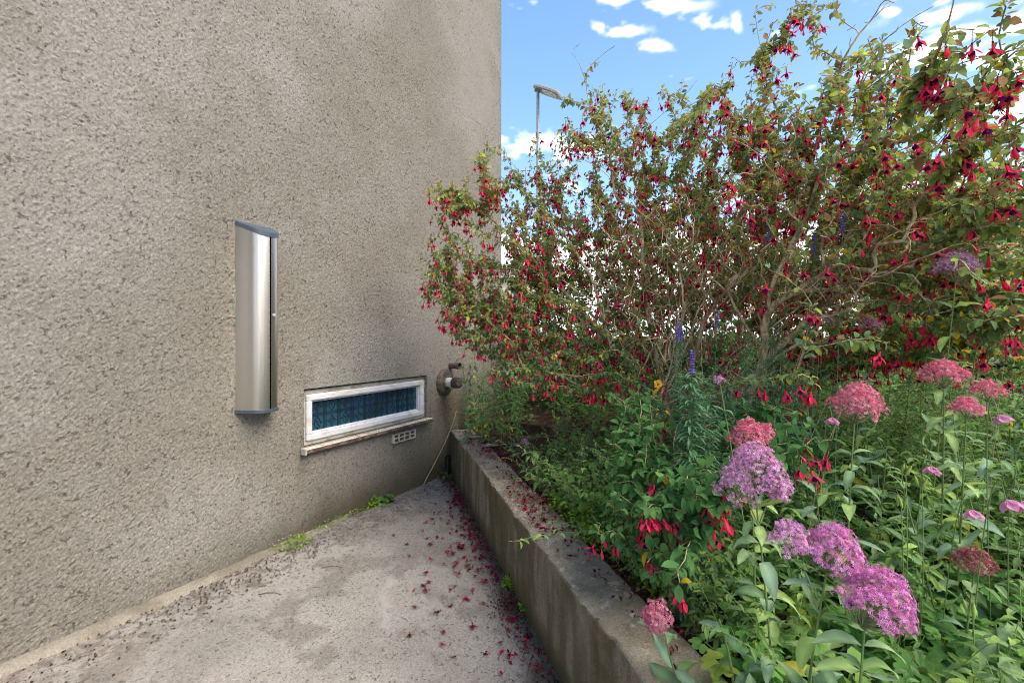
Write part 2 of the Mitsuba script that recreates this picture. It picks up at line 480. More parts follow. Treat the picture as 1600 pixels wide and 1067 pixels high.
# pale mortar strip along the foot of the house wall
n = 160
tt = np.linspace(-1.2, 1.62, n)
ww = 0.062 * np.clip((1.62 - tt) / 1.1, 0, 1) ** 0.6 + 0.010 * (meshkit.noise(np.stack([tt * 13, 0 * tt, 0 * tt], -1), 3) - 0.5)
ww = np.maximum(ww, 0.004)
zz = 0.016 + 0.006 * (meshkit.noise(np.stack([tt * 30, 0 * tt, 0 * tt], -1), 9) - 0.5)
rows = []
for p_, z_ in ((-0.02, 0.028), (0.3, 0.022), (0.8, 0.016), (1.0, -0.012)):
    xy = A0 + tt[:, None] * WD + (WN * (p_ * ww)[:, None] if p_ > 0 else WN * -0.02)
    rows.append(np.stack([xy[:, 0], xy[:, 1], zz - 0.016 + z_], -1))
scene['pale_mortar'] = bumped(lambda p, n, uv: mix((0.27, 0.25, 0.215), (0.19, 0.175, 0.145), smoothstep(0.4, 0.7, fbm(p.x * 9, p.y * 9, 1.0, 4))) * (0.75 + 0.5 * noise(p.x * 300, p.y * 300, 2.0)), 0.003)
put('path__mortar_strip', ply((np.stack(rows, 1).reshape(-1, 3), grid_faces(n, 4)), 'pale_mortar', smooth=True))

# the raised bed
nu, nv = 150, 110
bu = np.linspace(-9.0, 2.6, nu)
bs = 0.06 + 7.0 * np.linspace(0, 1, nv) ** 1.5
U, S = np.meshgrid(bu, bs, indexing='ij')
bxy = R0 + U[..., None] * RD + S[..., None] * RN
bz = bed_height(bxy[..., 0], bxy[..., 1]) + 0.025 * (meshkit.fbm(np.concatenate([bxy * 22, 0 * U[..., None]], -1), 3, 8) - 0.5)
bz[:, -1] = -0.1
put('garden_soil', ply((np.stack([bxy[..., 0], bxy[..., 1], bz], -1).reshape(-1, 3), grid_faces(nu, nv)), 'bed_soil', smooth=True))
tag('garden_soil', 'dark soil of the raised bed behind the retaining wall', kind='structure')

# ------------------------------------------------------------------ the house
win_t0, win_t1 = wall_from(474.5, 640)[0], wall_from(667.0, 620)[0]
win_z0, win_z1 = 0.536, 0.888


def lines(a, b, step0, step1, keep=()):
    out, x = [a], a
    while x < b:
        x += step0 + (step1 - step0) * (x - a) / (b - a)
        out.append(min(x, b))
    out = np.array(out)
    for k in keep:
        out[np.argmin(np.abs(out - k))] = k
    return np.unique(out)


tl = lines(-0.35, WALL_END, 0.0040, 0.0075, (win_t0, win_t1))
zl = lines(-0.03, 3.3, 0.0045, 0.0070, (win_z0, win_z1))
Tt, Zz = np.meshgrid(tl, zl, indexing='ij')
q = np.stack([Tt, Zz, np.zeros_like(Tt)], -1)
relief = 0.0023 * (meshkit.noise(q * 150.0, 1) - 0.5) + 0.0006 * (meshkit.noise(q * 50.0, 2) - 0.5) + 0.0038 * (meshkit.noise(q * 230.0, 3) - 0.5) + 0.006 * (meshkit.fbm(q * 5.0, 2, 4) - 0.5)
relief = relief + 0.0030 * np.clip((meshkit.noise(q * 150.0, 5) - 0.62) / 0.25, 0, 1)
edge = np.minimum.reduce([np.abs(tl - WALL_END)[:, None] + 0 * Zz])
relief = relief * np.clip(edge / 0.02 + 0.15, 0, 1)
xy = A0 + Tt[..., None] * WD + relief[..., None] * WN
wv = np.stack([xy[..., 0], xy[..., 1], Zz], -1).reshape(-1, 3)
wf = grid_faces(len(tl), len(zl))
mt, mz = Tt.reshape(-1)[wf].mean(1), Zz.reshape(-1)[wf].mean(1)
wf = wf[~((mt > win_t0) & (mt < win_t1) & (mz > win_z0) & (mz < win_z1))]


def wall_quad(t0, p0, z0, t1, p1, z1, vertical=True):
    a, b, c, d = ((t0, p0, z0), (t1, p1, z0), (t1, p1, z1), (t0, p0, z1)) if vertical else ((t0, p0, z0), (t1, p0, z0), (t1, p1, z0), (t0, p1, z0))
    return np.array([wall_point(*k) for k in (a, b, c, d)]), np.array([[0, 1, 2], [0, 2, 3]])


TOPZ = 5.6
rest = [(wv, wf),
        wall_quad(-0.35, 0, 3.3, WALL_END, 0, TOPZ), wall_quad(-5.0, 0, -0.05, -0.35, 0, TOPZ),
        wall_quad(WALL_END, 0.001, -0.05, WALL_END, -7.0, TOPZ), wall_quad(-5.0, -7.0, -0.05, WALL_END, -7.0, TOPZ), wall_quad(-5.0, 0, -0.05, -5.0, -7.0, TOPZ),
        wall_quad(win_t0, 0.004, win_z0, win_t0, -0.10, win_z1), wall_quad(win_t1, 0.004, win_z0, win_t1, -0.10, win_z1),
        wall_quad(win_t0, 0.004, win_z1, win_t1, -0.10, win_z1, False), wall_quad(win_t0, 0.0, win_z0, win_t1, -0.10, win_z0, False)]
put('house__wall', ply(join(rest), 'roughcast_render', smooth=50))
tag('house', 'grey brown roughcast house wall with a narrow blue leaded window near the ground', 'house')
put('house__roof', ply(join([(np.array([wall_point(-5.0, 0.0, TOPZ), wall_point(WALL_END, 0.0, TOPZ), wall_point(WALL_END, -3.5, TOPZ + 1.8), wall_point(-5.0, -3.5, TOPZ + 1.8),
                                       wall_point(-5.0, -7.0, TOPZ), wall_point(WALL_END, -7.0, TOPZ)]), np.array([[0, 1, 2], [0, 2, 3], [3, 2, 5], [3, 5, 4], [0, 3, 4], [1, 5, 2]]))]), 'roof_slate'))


def wall_box(t0, t1, p0, p1, z0, z1, bevel=0.004):
    v, f = rounded_box((t1 - t0, p1 - p0, z1 - z0), bevel)
    v = v + [(t0 + t1) / 2, (p0 + p1) / 2, (z0 + z1) / 2]
    out = np.array([wall_point(*k) for k in v])
    return out, f[:, ::-1]


def wall_frame(t0, t1, z0, z1, w, p0, p1, bevel=0.003, wb=None):
    wb = wb or w
    return join([wall_box(t0, t1, p0, p1, z1 - w, z1, bevel), wall_box(t0, t1, p0, p1, z0, z0 + wb, bevel),
                 wall_box(t0, t0 + w, p0, p1, z0 + wb, z1 - w, bevel), wall_box(t1 - w, t1, p0, p1, z0 + wb, z1 - w, bevel)])


WI = 'house__window'
f0, f1, g0, g1 = win_t0 + 0.004, win_t1 - 0.004, win_z0 + 0.004, win_z1 - 0.012
put(WI + '__outer_frame', ply(wall_frame(f0, f1, g0, g1, 0.024, -0.085, -0.020), 'old_trim', smooth=30))
put(WI + '__sash', ply(wall_frame(f0 + 0.025, f1 - 0.025, g0 + 0.026, g1 - 0.026, 0.040, -0.075, -0.006, 0.006), 'white_frame', smooth=30))
tag(WI, 'narrow white framed window with blue leaded glass')
b0, b1, c0, c1 = f0 + 0.065, f1 - 0.065, g0 + 0.066, g1 - 0.066
put(WI + '__glazing_bead', ply(wall_frame(b0, b1, c0, c1, 0.010, -0.07, -0.022, 0.004), 'white_frame', smooth=30))
b0, b1, c0, c1 = b0 + 0.008, b1 - 0.008, c0 + 0.008, c1 - 0.008
put(WI + '__pane', ply(wall_quad(b0, -0.047, c0, b1, -0.047, c1), 'blue_glass'))
came = []


def strip(a, b, w=0.0022):
    a, b = np.array(a, float), np.array(b, float)
    n_ = np.array([-(b - a)[1], (b - a)[0]])
    n_ = n_ / (np.linalg.norm(n_) + 1e-9) * w
    v = []
    for (t_, z_) in (a - n_, b - n_, b + n_, a + n_):
        v.append(wall_point(t_, -0.0435, z_))
    for (t_, z_) in (a - n_, b - n_, b + n_, a + n_):
        v.append(wall_point(t_, -0.0468, z_))
    came.append((np.array(v), np.array([[0, 1, 2], [0, 2, 3], [0, 4, 5], [0, 5, 1], [2, 6, 7], [2, 7, 3], [0, 3, 7], [0, 7, 4], [1, 5, 6], [1, 6, 2]])))


cols = 9
cw = (b1 - b0) / cols
zm = (c0 + c1) / 2 + 0.006
strip((b0, zm - 0.006), (b1, zm - 0.006)); strip((b0, zm + 0.006), (b1, zm + 0.006))
for k in range(cols):
    tc = b0 + cw * (k + 0.5)
    if k:
        for o in (-0.011, 0.0, 0.011):
            strip((b0 + cw * k + o, c0), (b0 + cw * k + o, c1), 0.0016)
    for row, (za, zb) in enumerate(((c0, zm - 0.006), (zm + 0.006, c1))):
        zc, hh = (za + zb) / 2, (zb - za)
        strip((tc, za), (tc, zc - 0.30 * hh), 0.0016); strip((tc, zc + 0.30 * hh), (tc, zb), 0.0016)
        strip((tc - cw / 2 + 0.011, zc), (tc - 0.022, zc), 0.0016); strip((tc + 0.022, zc), (tc + cw / 2 - 0.011, zc), 0.0016)
        if (k + row) % 2:
            for sc in (1.0, 0.45):
                q4 = [(tc, zc + 0.32 * hh * sc), (tc + 0.026 * sc, zc), (tc, zc - 0.32 * hh * sc), (tc - 0.026 * sc, zc)]
                for m in range(4):
                    strip(q4[m], q4[(m + 1) % 4], 0.0017)
        else:
            ring = [(tc + 0.023 * math.cos(a), zc + 0.34 * hh * math.sin(a)) for a in np.linspace(0, 2 * np.pi, 15)]
            for m in range(14):
                strip(ring[m], ring[m + 1], 0.0017)
            strip((tc - 0.015, zc + 0.2 * hh), (tc + 0.013, zc - 0.24 * hh), 0.0014)
            strip((tc + 0.015, zc + 0.16 * hh), (tc - 0.004, zc + 0.02 * hh), 0.0014)
put(WI + '__leading', ply(join(came), 'lead'))
# sill, with a rounded nose
sv, sf = wall_box(win_t0 - 0.012, win_t1 + 0.026, -0.06, 0.045, win_z0 - 0.034, win_z0 - 0.001, 0.006)
put(WI + '__sill', ply((sv, sf), 'sill_coat', smooth=30))
put(WI + '__sill_end', ply(wall_box(win_t0 - 0.024, win_t0 - 0.0125, 0.0, 0.052, win_z0 - 0.039, win_z0 + 0.003, 0.006), 'old_trim', smooth=30))

# air brick
at0, at1 = wall_from(612, 680)[0], wall_from(646.5, 680)[0]
az0, az1 = 0.405, 0.474
AB = 'house__air_brick'
put(AB + '__surround', ply(wall_frame(at0, at1, az0, az1, 0.008, -0.01, 0.024, 0.003), 'old_trim', smooth=30))
bars = [wall_box(at0 + 0.009, at1 - 0.009, 0.008, 0.019, (az0 + az1) / 2 - 0.004, (az0 + az1) / 2 + 0.004, 0.002)]
for k in range(1, 4):
    tk = at0 + (at1 - at0) * k / 4
    bars.append(wall_box(tk - 0.004, tk + 0.004, 0.008, 0.0215, az0 + 0.009, az1 - 0.009, 0.002))
put(AB + '__grille', ply(join(bars), 'old_trim', smooth=30))
put(AB + '__backing', ply(wall_box(at0 + 0.006, at1 - 0.006, -0.02, 0.009, az0 + 0.006, az1 - 0.006), 'vent_backing'))
tag(AB, 'small painted air brick under the window sill')


def wall_lathe(profile, t, z, tilt=0.0, sides=24):
    """A lathe whose axis sticks straight out of the wall at t, z."""
    v, f = lathe(profile, sides)
    v[:, 2] = np.where(v[:, 2] > 0.03, 0.03 + (v[:, 2] - 0.03) * 0.78, v[:, 2])
    out = np.array([wall_point(t + v_[0] + tilt * v_[2], v_[2], z + v_[1]) for v_ in v])
    return out, f


ft, fz = wall_from(694, 597)
FL = 'house__flue'
put(FL + '__wall_seal', ply(wall_lathe([(0.0, 0.028), (0.052, 0.030), (0.075, 0.034), (0.098, 0.030), (0.113, 0.018), (0.116, 0.006), (0.116, -0.02)], ft, fz), 'rusty_rubber', smooth=40))
put(FL + '__collar', ply(wall_lathe([(0.058, 0.02), (0.060, 0.036), (0.052, 0.044), (0.046, 0.046), (0.046, 0.03)], ft, fz), 'rusty_rubber', smooth=40))
put(FL + '__pipe', ply(wall_lathe([(0.041, 0.03), (0.041, 0.115), (0.037, 0.118), (0.030, 0.118)], ft, fz), 'white_plastic', smooth=40))
term = [(0.030, 0.11), (0.046, 0.119)]
for k in range(4):
    z_ = 0.120 + k * 0.018
    term += [(0.047, z_), (0.047, z_ + 0.010), (0.034, z_ + 0.011), (0.034, z_ + 0.017)]
term += [(0.046, 0.194), (0.042, 0.204), (0.022, 0.210), (0.0, 0.211)]
put(FL + '__terminal', ply(wall_lathe(term, ft, fz), 'rusty_rubber', smooth=30))
tag(FL, 'rusty boiler flue with short white pipe and dark ribbed end')
ot, oz = wall_from(703, 571)
put('house__overflow_pipe', ply(wall_lathe([(0.022, 0.086), (0.022, -0.01), (0.027, -0.01), (0.027, 0.082), (0.031, 0.083), (0.031, 0.118), (0.025, 0.119), (0.024, 0.07), (0.0, 0.068)], ot, oz, 0.1, 18), 'rusty_rubber', smooth=40))
tag('house__overflow_pipe', 'short open overflow pipe stub above the flue')

# steel wall cabinet
C0 = 0.839
prof = [(0, 0), (0.0155, 0.0352), (0.032, 0.0705), (0.046, 0.0985), (0.053, 0.1065), (0.066, 0.1135), (0.085, 0.1195), (0.108, 0.124)]
prof2 = [(0.1165, 0.1232), (0.132, 0.121), (0.150, 0.115), (0.166, 0.105), (0.178, 0.090), (0.187, 0.068), (0.193, 0.040), (0.195, 0.0)]
back = [(0.1085, 0.114), (0.1125, 0.114)]


def cab_curve(pts, n=6):
    """Smooths a polyline of (t, p)."""
    from scipy.interpolate import CubicSpline
    pts = np.array(pts)
    s = np.r_[0, np.cumsum(np.linalg.norm(np.diff(pts, axis=0), axis=1))]
    return CubicSpline(s, pts)(np.linspace(0, s[-1], n * len(pts)))


def cab_top(p):
    return 1.808 - 0.42 * p


def cab_shell(curve, zb, dz, bulge=0.0):
    v = []
    for k, (t_, p_) in enumerate(curve):
        v += [wall_point(C0 + t_, p_, zb), wall_point(C0 + t_, p_, cab_top(p_) - dz)]
    return np.array(v), grid_faces(len(curve), 2)


CB = 'steel_wall_cabinet'
tag(CB, 'tall narrow stainless steel wall cabinet with rounded front and dark end caps', 'cabinet')
cv1, cv2 = cab_curve(prof), cab_curve(prof2)
put(CB + '__body', ply(cab_shell(cv1, 0.818, 0.022), 'brushed_steel', smooth=True))
put(CB + '__door', ply(cab_shell(cv2, 0.818, 0.022), 'brushed_steel', smooth=True))
gap = np.array([cv1[-1], (0.1085, 0.112), (0.1160, 0.1115), cv2[0]])
put(CB + '__gap_seal', ply(cab_shell(gap, 0.818, 0.022), 'dark_gap'))


def cab_cap(off, zlow, zhigh):
    pts = np.vstack([cv1, cv2])
    c = np.array([0.0975, 0.0])
    pts = c + (pts - c) * (1 + off)
    n_ = len(pts)
    low = np.array([wall_point(C0 + a, b, zlow(b)) for a, b in pts])
    high = np.array([wall_point(C0 + a, b, zhigh(b)) for a, b in pts])
    inner = np.array([wall_point(C0 + c[0] + (a - c[0]) * 0.95, b * 0.95, zhigh(b) + (0.004 if zhigh(0.0) > 1.3 else 0.0)) for a, b in pts])
    cen_h, cen_l = wall_point(C0 + c[0], 0.0, zhigh(0.0) + 0.003), wall_point(C0 + c[0], 0.0, zlow(0.0))
    v = np.vstack([low, high, inner, [cen_h], [cen_l]])
    f = []
    for k in range(n_ - 1):
        f += [[k, k + 1, n_ + k + 1], [k, n_ + k + 1, n_ + k], [n_ + k, n_ + k + 1, 2 * n_ + k + 1], [n_ + k, 2 * n_ + k + 1, 2 * n_ + k], [2 * n_ + k, 2 * n_ + k + 1, 3 * n_], [k + 1, k, 3 * n_ + 1]]
    return v, np.array(f)


put(CB + '__top_cap', ply(cab_cap(0.035, lambda p: cab_top(p) - 0.023, lambda p: cab_top(p)), 'slate_plastic', smooth=30))
put(CB + '__bottom_cap', ply(cab_cap(0.035, lambda p: 0.803, lambda p: 0.820), 'slate_plastic', smooth=30))
lt, lp = C0 + 0.135, 0.1215
lv, lf = lathe([(0.0, 0.006), (0.004, 0.006), (0.0045, 0.0045), (0.007, 0.0045), (0.0085, 0.003), (0.0085, -0.004)], 16)
put(CB + '__lock', ply((np.array([wall_point(lt + a, lp + c, 1.318 + b) for a, b, c in lv]), lf), 'galvanised', smooth=40))

# ------------------------------------------------------------------ the retaining wall
nu, nz = 420, 44
u = np.linspace(-2.585, 3.6, nu)             # from the house corner to behind the camera
tz = TOP * np.linspace(0, 1, nz)
# cross-section: face upwards, arris, top, back down
sec = [(0.0, z_) for z_ in np.linspace(-0.03, TOP - 0.012, 34)] + [(0.004, TOP - 0.005), (0.012, TOP)] + [(s_, TOP) for s_ in np.linspace(0.02, THICK - 0.01, 22)] + [(THICK, TOP - 0.01), (THICK + 0.01, TOP - 0.2)]
sec = np.array(sec)
Ug, K = np.meshgrid(u, np.arange(len(sec)), indexing='ij')
S, Z = sec[K, 0], sec[K, 1]
q = np.stack([Ug, S, Z], -1)
n_lo, n_hi = meshkit.fbm(q * 4.0, 3, 21) - 0.5, meshkit.fbm(q * 45.0, 3, 22) - 0.5
chip = np.clip((meshkit.noise(q * 26.0, 25) - 0.6) / 0.3, 0, 1) * np.exp(-((S / 0.02) ** 2 + ((Z - TOP) / 0.02) ** 2))
S2 = S + 0.014 * n_lo + 0.006 * n_hi + 0.010 * chip
Z2 = Z + (0.012 * n_lo + 0.006 * n_hi - 0.010 * chip) * (Z > 0.1)
joint = np.exp(-((Ug - (-1.03)) / 0.006) ** 2) + np.exp(-((Ug - 0.25) / 0.006) ** 2)
S2 = S2 + 0.006 * joint * (S < 0.01)
rxy = R0 + Ug[..., None] * RD + S2[..., None] * RN
put('retaining_wall', ply((np.stack([rxy[..., 0], rxy[..., 1], Z2], -1).reshape(-1, 3), grid_faces(nu, len(sec))), 'retaining_concrete', smooth=True))
tag('retaining_wall', 'low stained concrete retaining wall holding up the flower bed', 'wall')

# black drain pipe in the corner
dv, df = tube([np.array([-0.548, 4.06, 0.0]) + np.append(-RN * 0.035 + RD * 0.05, z_) for z_ in (-0.01, 0.05, 0.12, 0.16)], [0.022, 0.022, 0.022, 0.026], 14)
put('drain_pipe', ply((dv, df), 'lead', smooth=40))
tag('drain_pipe', 'short black drain pipe in the corner where the two walls meet', 'pipe')

# ------------------------------------------------------------------ foliage helpers
def on_screen(p, margin=1.0):
    p = np.atleast_2d(p)
    y = np.maximum(p[:, 1], 0.05)
    x, z = p[:, 0] / y * F, (p[:, 2] - EYE) / y * F
    return (p[:, 1] > 0.2) & (np.abs(x) < 800 * margin) & (z < HORIZON * margin) & (z > -540 * margin)


def resample(pts, step):
    pts = np.asarray(pts, float)
    from scipy.interpolate import CubicSpline
    s = np.r_[0, np.cumsum(np.linalg.norm(np.diff(pts, axis=0), axis=1))]
    n = max(2, int(s[-1] / step) + 1)
    if len(pts) == 2:
        return pts[0] + np.linspace(0, 1, n)[:, None] * (pts[1] - pts[0])
    return CubicSpline(s, pts)(np.linspace(0, s[-1], n))


class Skeleton:
    """A branching skeleton: main limbs by hand, then twigs that reach out to given tips by a balanced spanning tree."""

    def __init__(self, root):
        self.pos, self.parent, self.path, self.tips, self.manual = [np.array(root, float)], [-1], [0.0], [], []

    def add(self, pts, start):
        k = start
        for p in pts:
            self.pos.append(np.array(p))
            self.path.append(self.path[k] + float(np.linalg.norm(self.pos[-1] - self.pos[k])))
            self.parent.append(k)
            k = len(self.pos) - 1
        return k

    def limb(self, pts, step=0.05, wobble=0.012):
        pts = np.asarray(pts, float)
        d = np.linalg.norm(np.array(self.pos) - pts[0], axis=1)
        k = int(np.argmin(d))
        line = resample(np.vstack([self.pos[k], pts]) if d[k] > 0.02 else np.vstack([self.pos[k], pts[1:]]), step)[1:]
        w = np.stack([meshkit.fbm(line * 7 + a * 9.7, 2, a) - 0.5 for a in (1, 2, 3)], -1) * 2 * wobble
        return self.add(line + w, k)

    def grow(self, targets, balance=0.35, step=0.04, lift=0.12, marked=None):
        tg = np.asarray(targets, float)
        n, out = len(tg), set()
        best, who, alive = np.full(n, 1e9), np.zeros(n, int), np.ones(n, bool)

        def offer(first):
            for c in range(first, len(self.pos), 2000):
                q = np.array(self.pos[c:c + 2000])
                w = np.array(self.path[c:c + 2000]) * balance
                d = np.linalg.norm(tg[:, None] - q[None], axis=2) + w
                m = d.argmin(1)
                v = d[np.arange(n), m]
                b = v < best
                best[b], who[b] = v[b], c + m[b]

        offer(0)
        for _ in range(n):
            k = int(np.argmin(np.where(alive, best, 1e9)))
            alive[k] = False
            a, b = self.pos[who[k]], tg[k]
            length = np.linalg.norm(b - a)
            pa = self.parent[who[k]]
            d0 = unit(a - self.pos[pa]) if pa >= 0 else unit(b - a)
            c1 = a + (0.45 * d0 + 0.55 * unit(b - a)) * length * 0.36
            c2 = a + (b - a) * 0.68 + np.array([0, 0, lift * length]) + rng.normal(0, 0.07, 3) * length
            m = max(2, int(length / step) + 1)
            s = np.linspace(0, 1, m + 1)[1:, None]
            line = (1 - s) ** 3 * a + 3 * s * (1 - s) ** 2 * c1 + 3 * s * s * (1 - s) * c2 + s ** 3 * b
            line = line + rng.normal(0, 0.0035, line.shape)
            before = len(self.pos)
            end = self.add(line, int(who[k]))
            self.tips.append(end)
            if marked is not None and marked[k]:
                out.add(end)
            offer(before)
        return out

    def finish(self, tip=0.0011, power=2.3, most=0.03):
        n = len(self.pos)
        self.pos, self.parent = np.array(self.pos), np.array(self.parent)
        kids = np.zeros(n, int)
        np.add.at(kids, self.parent[1:], 1)
        w = np.where(kids == 0, 1.0, 0.0)
        for k in range(n - 1, 0, -1):
            w[self.parent[k]] += w[k]
        self.weight = w
        self.r = np.minimum(tip * w ** (1 / power), most)
        self.r[:getattr(self, 'stout', 0)] = np.maximum(self.r[:getattr(self, 'stout', 0)], 0.0038 * np.clip(w[:getattr(self, 'stout', 0)] / 6, 0.3, 1))
        heavy = np.full(n, -1)
        top = np.zeros(n)
        for k in range(1, n):
            p = self.parent[k]
            if w[k] > top[p]:
                top[p], heavy[p] = w[k], k
        chains, starts = [], [k for k in range(1, n) if heavy[self.parent[k]] != k] + [0]
        for s in starts:
            c = [s] if s == 0 else [self.parent[s], s]
            k = s
            while heavy[k] >= 0:
                k = heavy[k]
                c.append(k)
            if len(c) > 1:
                chains.append(np.array(c))
        return chains


LEAF_SHAPES = {'flat': leaf(0.56, 4, 0.22, 0.12), 'curled': leaf(0.54, 4, 0.32, 0.55), 'folded': leaf(0.5, 4, 0.62, 0.35), 'twisted': leaf(0.5, 4, 0.3, 0.8, wave=0.35)}
PALETTE = {}


def leaf_ply(kind, shape, color):
    """One shared leaf shape in one of a few colours."""
    key = (kind, tuple(np.round(color, 4)))
    if key not in PALETTE:
        v = shape[0]
        rib = np.exp(-(v[:, 0] / 0.03) ** 2) if len(v) > 14 and len(v) < 40 else np.zeros(len(v))
        tone = 1 + 0.10 * np.sin(v[:, 1] * 19 + v[:, 0] * 31)
        PALETTE[key] = ply(shape, 'leaf_matter', smooth=True, color=np.clip(np.asarray(color) * (tone * (1 + 0.38 * rib))[:, None] + 0.05 * rib[:, None], 0, 0.9))
    return PALETTE[key]


# a fuchsia flower hangs from its stalk at the origin along -z: stalk, tube, sepals, corolla, stamens
RED, DEEP, PURPLE, PALE = np.array([0.86, 0.055, 0.135]), np.array([0.36, 0.010, 0.040]), np.array([0.12, 0.012, 0.14]), np.array([0.80, 0.075, 0.14])


def fuchsia_flower(seed, openness, stalk=0.026, red=RED):
    r = np.random.default_rng(seed)
    bend = r.uniform(-0.25, 0.25, 2)
    out = []
    sp = np.array([[bend[0] * stalk * (1 - (1 - s) ** 2), bend[1] * stalk * (1 - (1 - s) ** 2), -stalk * s] for s in (0, 0.5, 1.0)])
    v, f = tube(sp, [0.0007, 0.0006, 0.0007], 4, False)
    out.append((v, f, np.array([0.25, 0.03, 0.03])))
    o = sp[-1]
    v, f = lathe([(0.0004, 0.0), (0.0018, -0.0015), (0.0020, -0.005), (0.0013, -0.007)], 6)
    out.append((v + o, f, np.array([0.12, 0.08, 0.02])))
    if openness < 0.15:                       # a bud
        L = r.uniform(0.022, 0.030)
        v, f = lathe([(0.0013, -0.006), (0.0022, -0.007 - 0.2 * L), (0.0036, -0.007 - 0.45 * L), (0.0052, -0.007 - 0.68 * L), (0.0040, -0.007 - 0.87 * L), (0.0003, -0.007 - 1.05 * L)], 8)
        out.append((v + o, f, red * r.uniform(0.8, 1.1)))
        return join(out), None
    L = 0.012
    v, f = lathe([(0.0014, -0.006), (0.0024, -0.008), (0.0026, -0.006 - 0.6 * L), (0.0036, -0.006 - L)], 8)
    out.append((v + o, f, red))
    b = o + [0, 0, -0.006 - L]
    sep = leaf(0.42, 4, 0.35, 0.25 - 0.5 * openness, 'lance')
    a0 = r.uniform(0, 6.28)
    for k in range(4):
        a = a0 + k * np.pi / 2 + r.uniform(-0.15, 0.15)
        el = openness * r.uniform(0.85, 1.15)
        d = np.array([math.cos(a) * math.sin(el), math.sin(a) * math.sin(el), -math.cos(el)])
        nrm = np.array([math.cos(a) * math.cos(el), math.sin(a) * math.cos(el), math.sin(el)])
        v, f = scatter(sep, frame(d, nrm), (b + 0.003 * np.array([math.cos(a), math.sin(a), 0]))[None], [0.024])
        out.append((v, f, red * r.uniform(0.85, 1.15)))
    for k in range(6):
        a = r.uniform(0, 6.28)
        ln = r.uniform(0.018, 0.026)
        e = b + [math.cos(a) * 0.004, math.sin(a) * 0.004, -ln]
        v, f = tube([b, b + (e - b) * 0.6 + [0, 0, -0.001], e], [0.0005, 0.0004, 0.0008], 3, False)
        out.append((v, f, np.array([0.55, 0.04, 0.09])))
    v, f = tube([b, b + [0.001, 0, -0.018], b + [0.002, 0.001, -0.034]], [0.0005, 0.0005, 0.0009], 3, False)
    out.append((v, f, np.array([0.6, 0.06, 0.10])))
    cup = leaf(0.95, 3, -0.5, -0.1, 'round')
    cor = []
    for k in range(4):
        a = a0 + (k + 0.5) * np.pi / 2
        el = 0.32 + 0.12 * openness
        d = np.array([math.cos(a) * math.sin(el), math.sin(a) * math.sin(el), -math.cos(el)])
        nrm = np.array([math.cos(a) * math.cos(el), math.sin(a) * math.cos(el), math.sin(el)])
        v, f = scatter(cup, frame(d, nrm), (b + 0.0015 * np.array([math.cos(a), math.sin(a), 0]))[None], [0.0135])
        cor.append((v, f, PURPLE * r.uniform(0.75, 1.25)))
    return join(out), join(cor)


FLOWERS = [fuchsia_flower(1, 0.85), fuchsia_flower(2, 0.65), fuchsia_flower(3, 0.5), fuchsia_flower(4, 1.15), fuchsia_flower(5, 0.32), fuchsia_flower(6, 0.6, 0.04), fuchsia_flower(7, 0.75, 0.018, PALE),
           fuchsia_flower(8, 0.0), fuchsia_flower(9, 0.0, 0.035, PALE), fuchsia_flower(10, 0.05, 0.018)]
FLOWER_PLY = [(ply(a[:2], 'petal_matter', smooth=45) if False else ply(a[:2], 'petal_matter', color=a[2]), b and ply(b[:2], 'petal_matter', color=b[2])) for a, b in FLOWERS]


def rot_z(a):
    return np.array([[math.cos(a), -math.sin(a), 0], [math.sin(a), math.cos(a), 0], [0, 0, 1.0]])


def tilt(x, y):
    cx, sx, cy, sy = math.cos(x), math.sin(x), math.cos(y), math.sin(y)
    return np.array([[1, 0, 0], [0, cx, -sx], [0, sx, cx]]) @ np.array([[cy, 0, sy], [0, 1, 0], [-sy, 0, cy]])


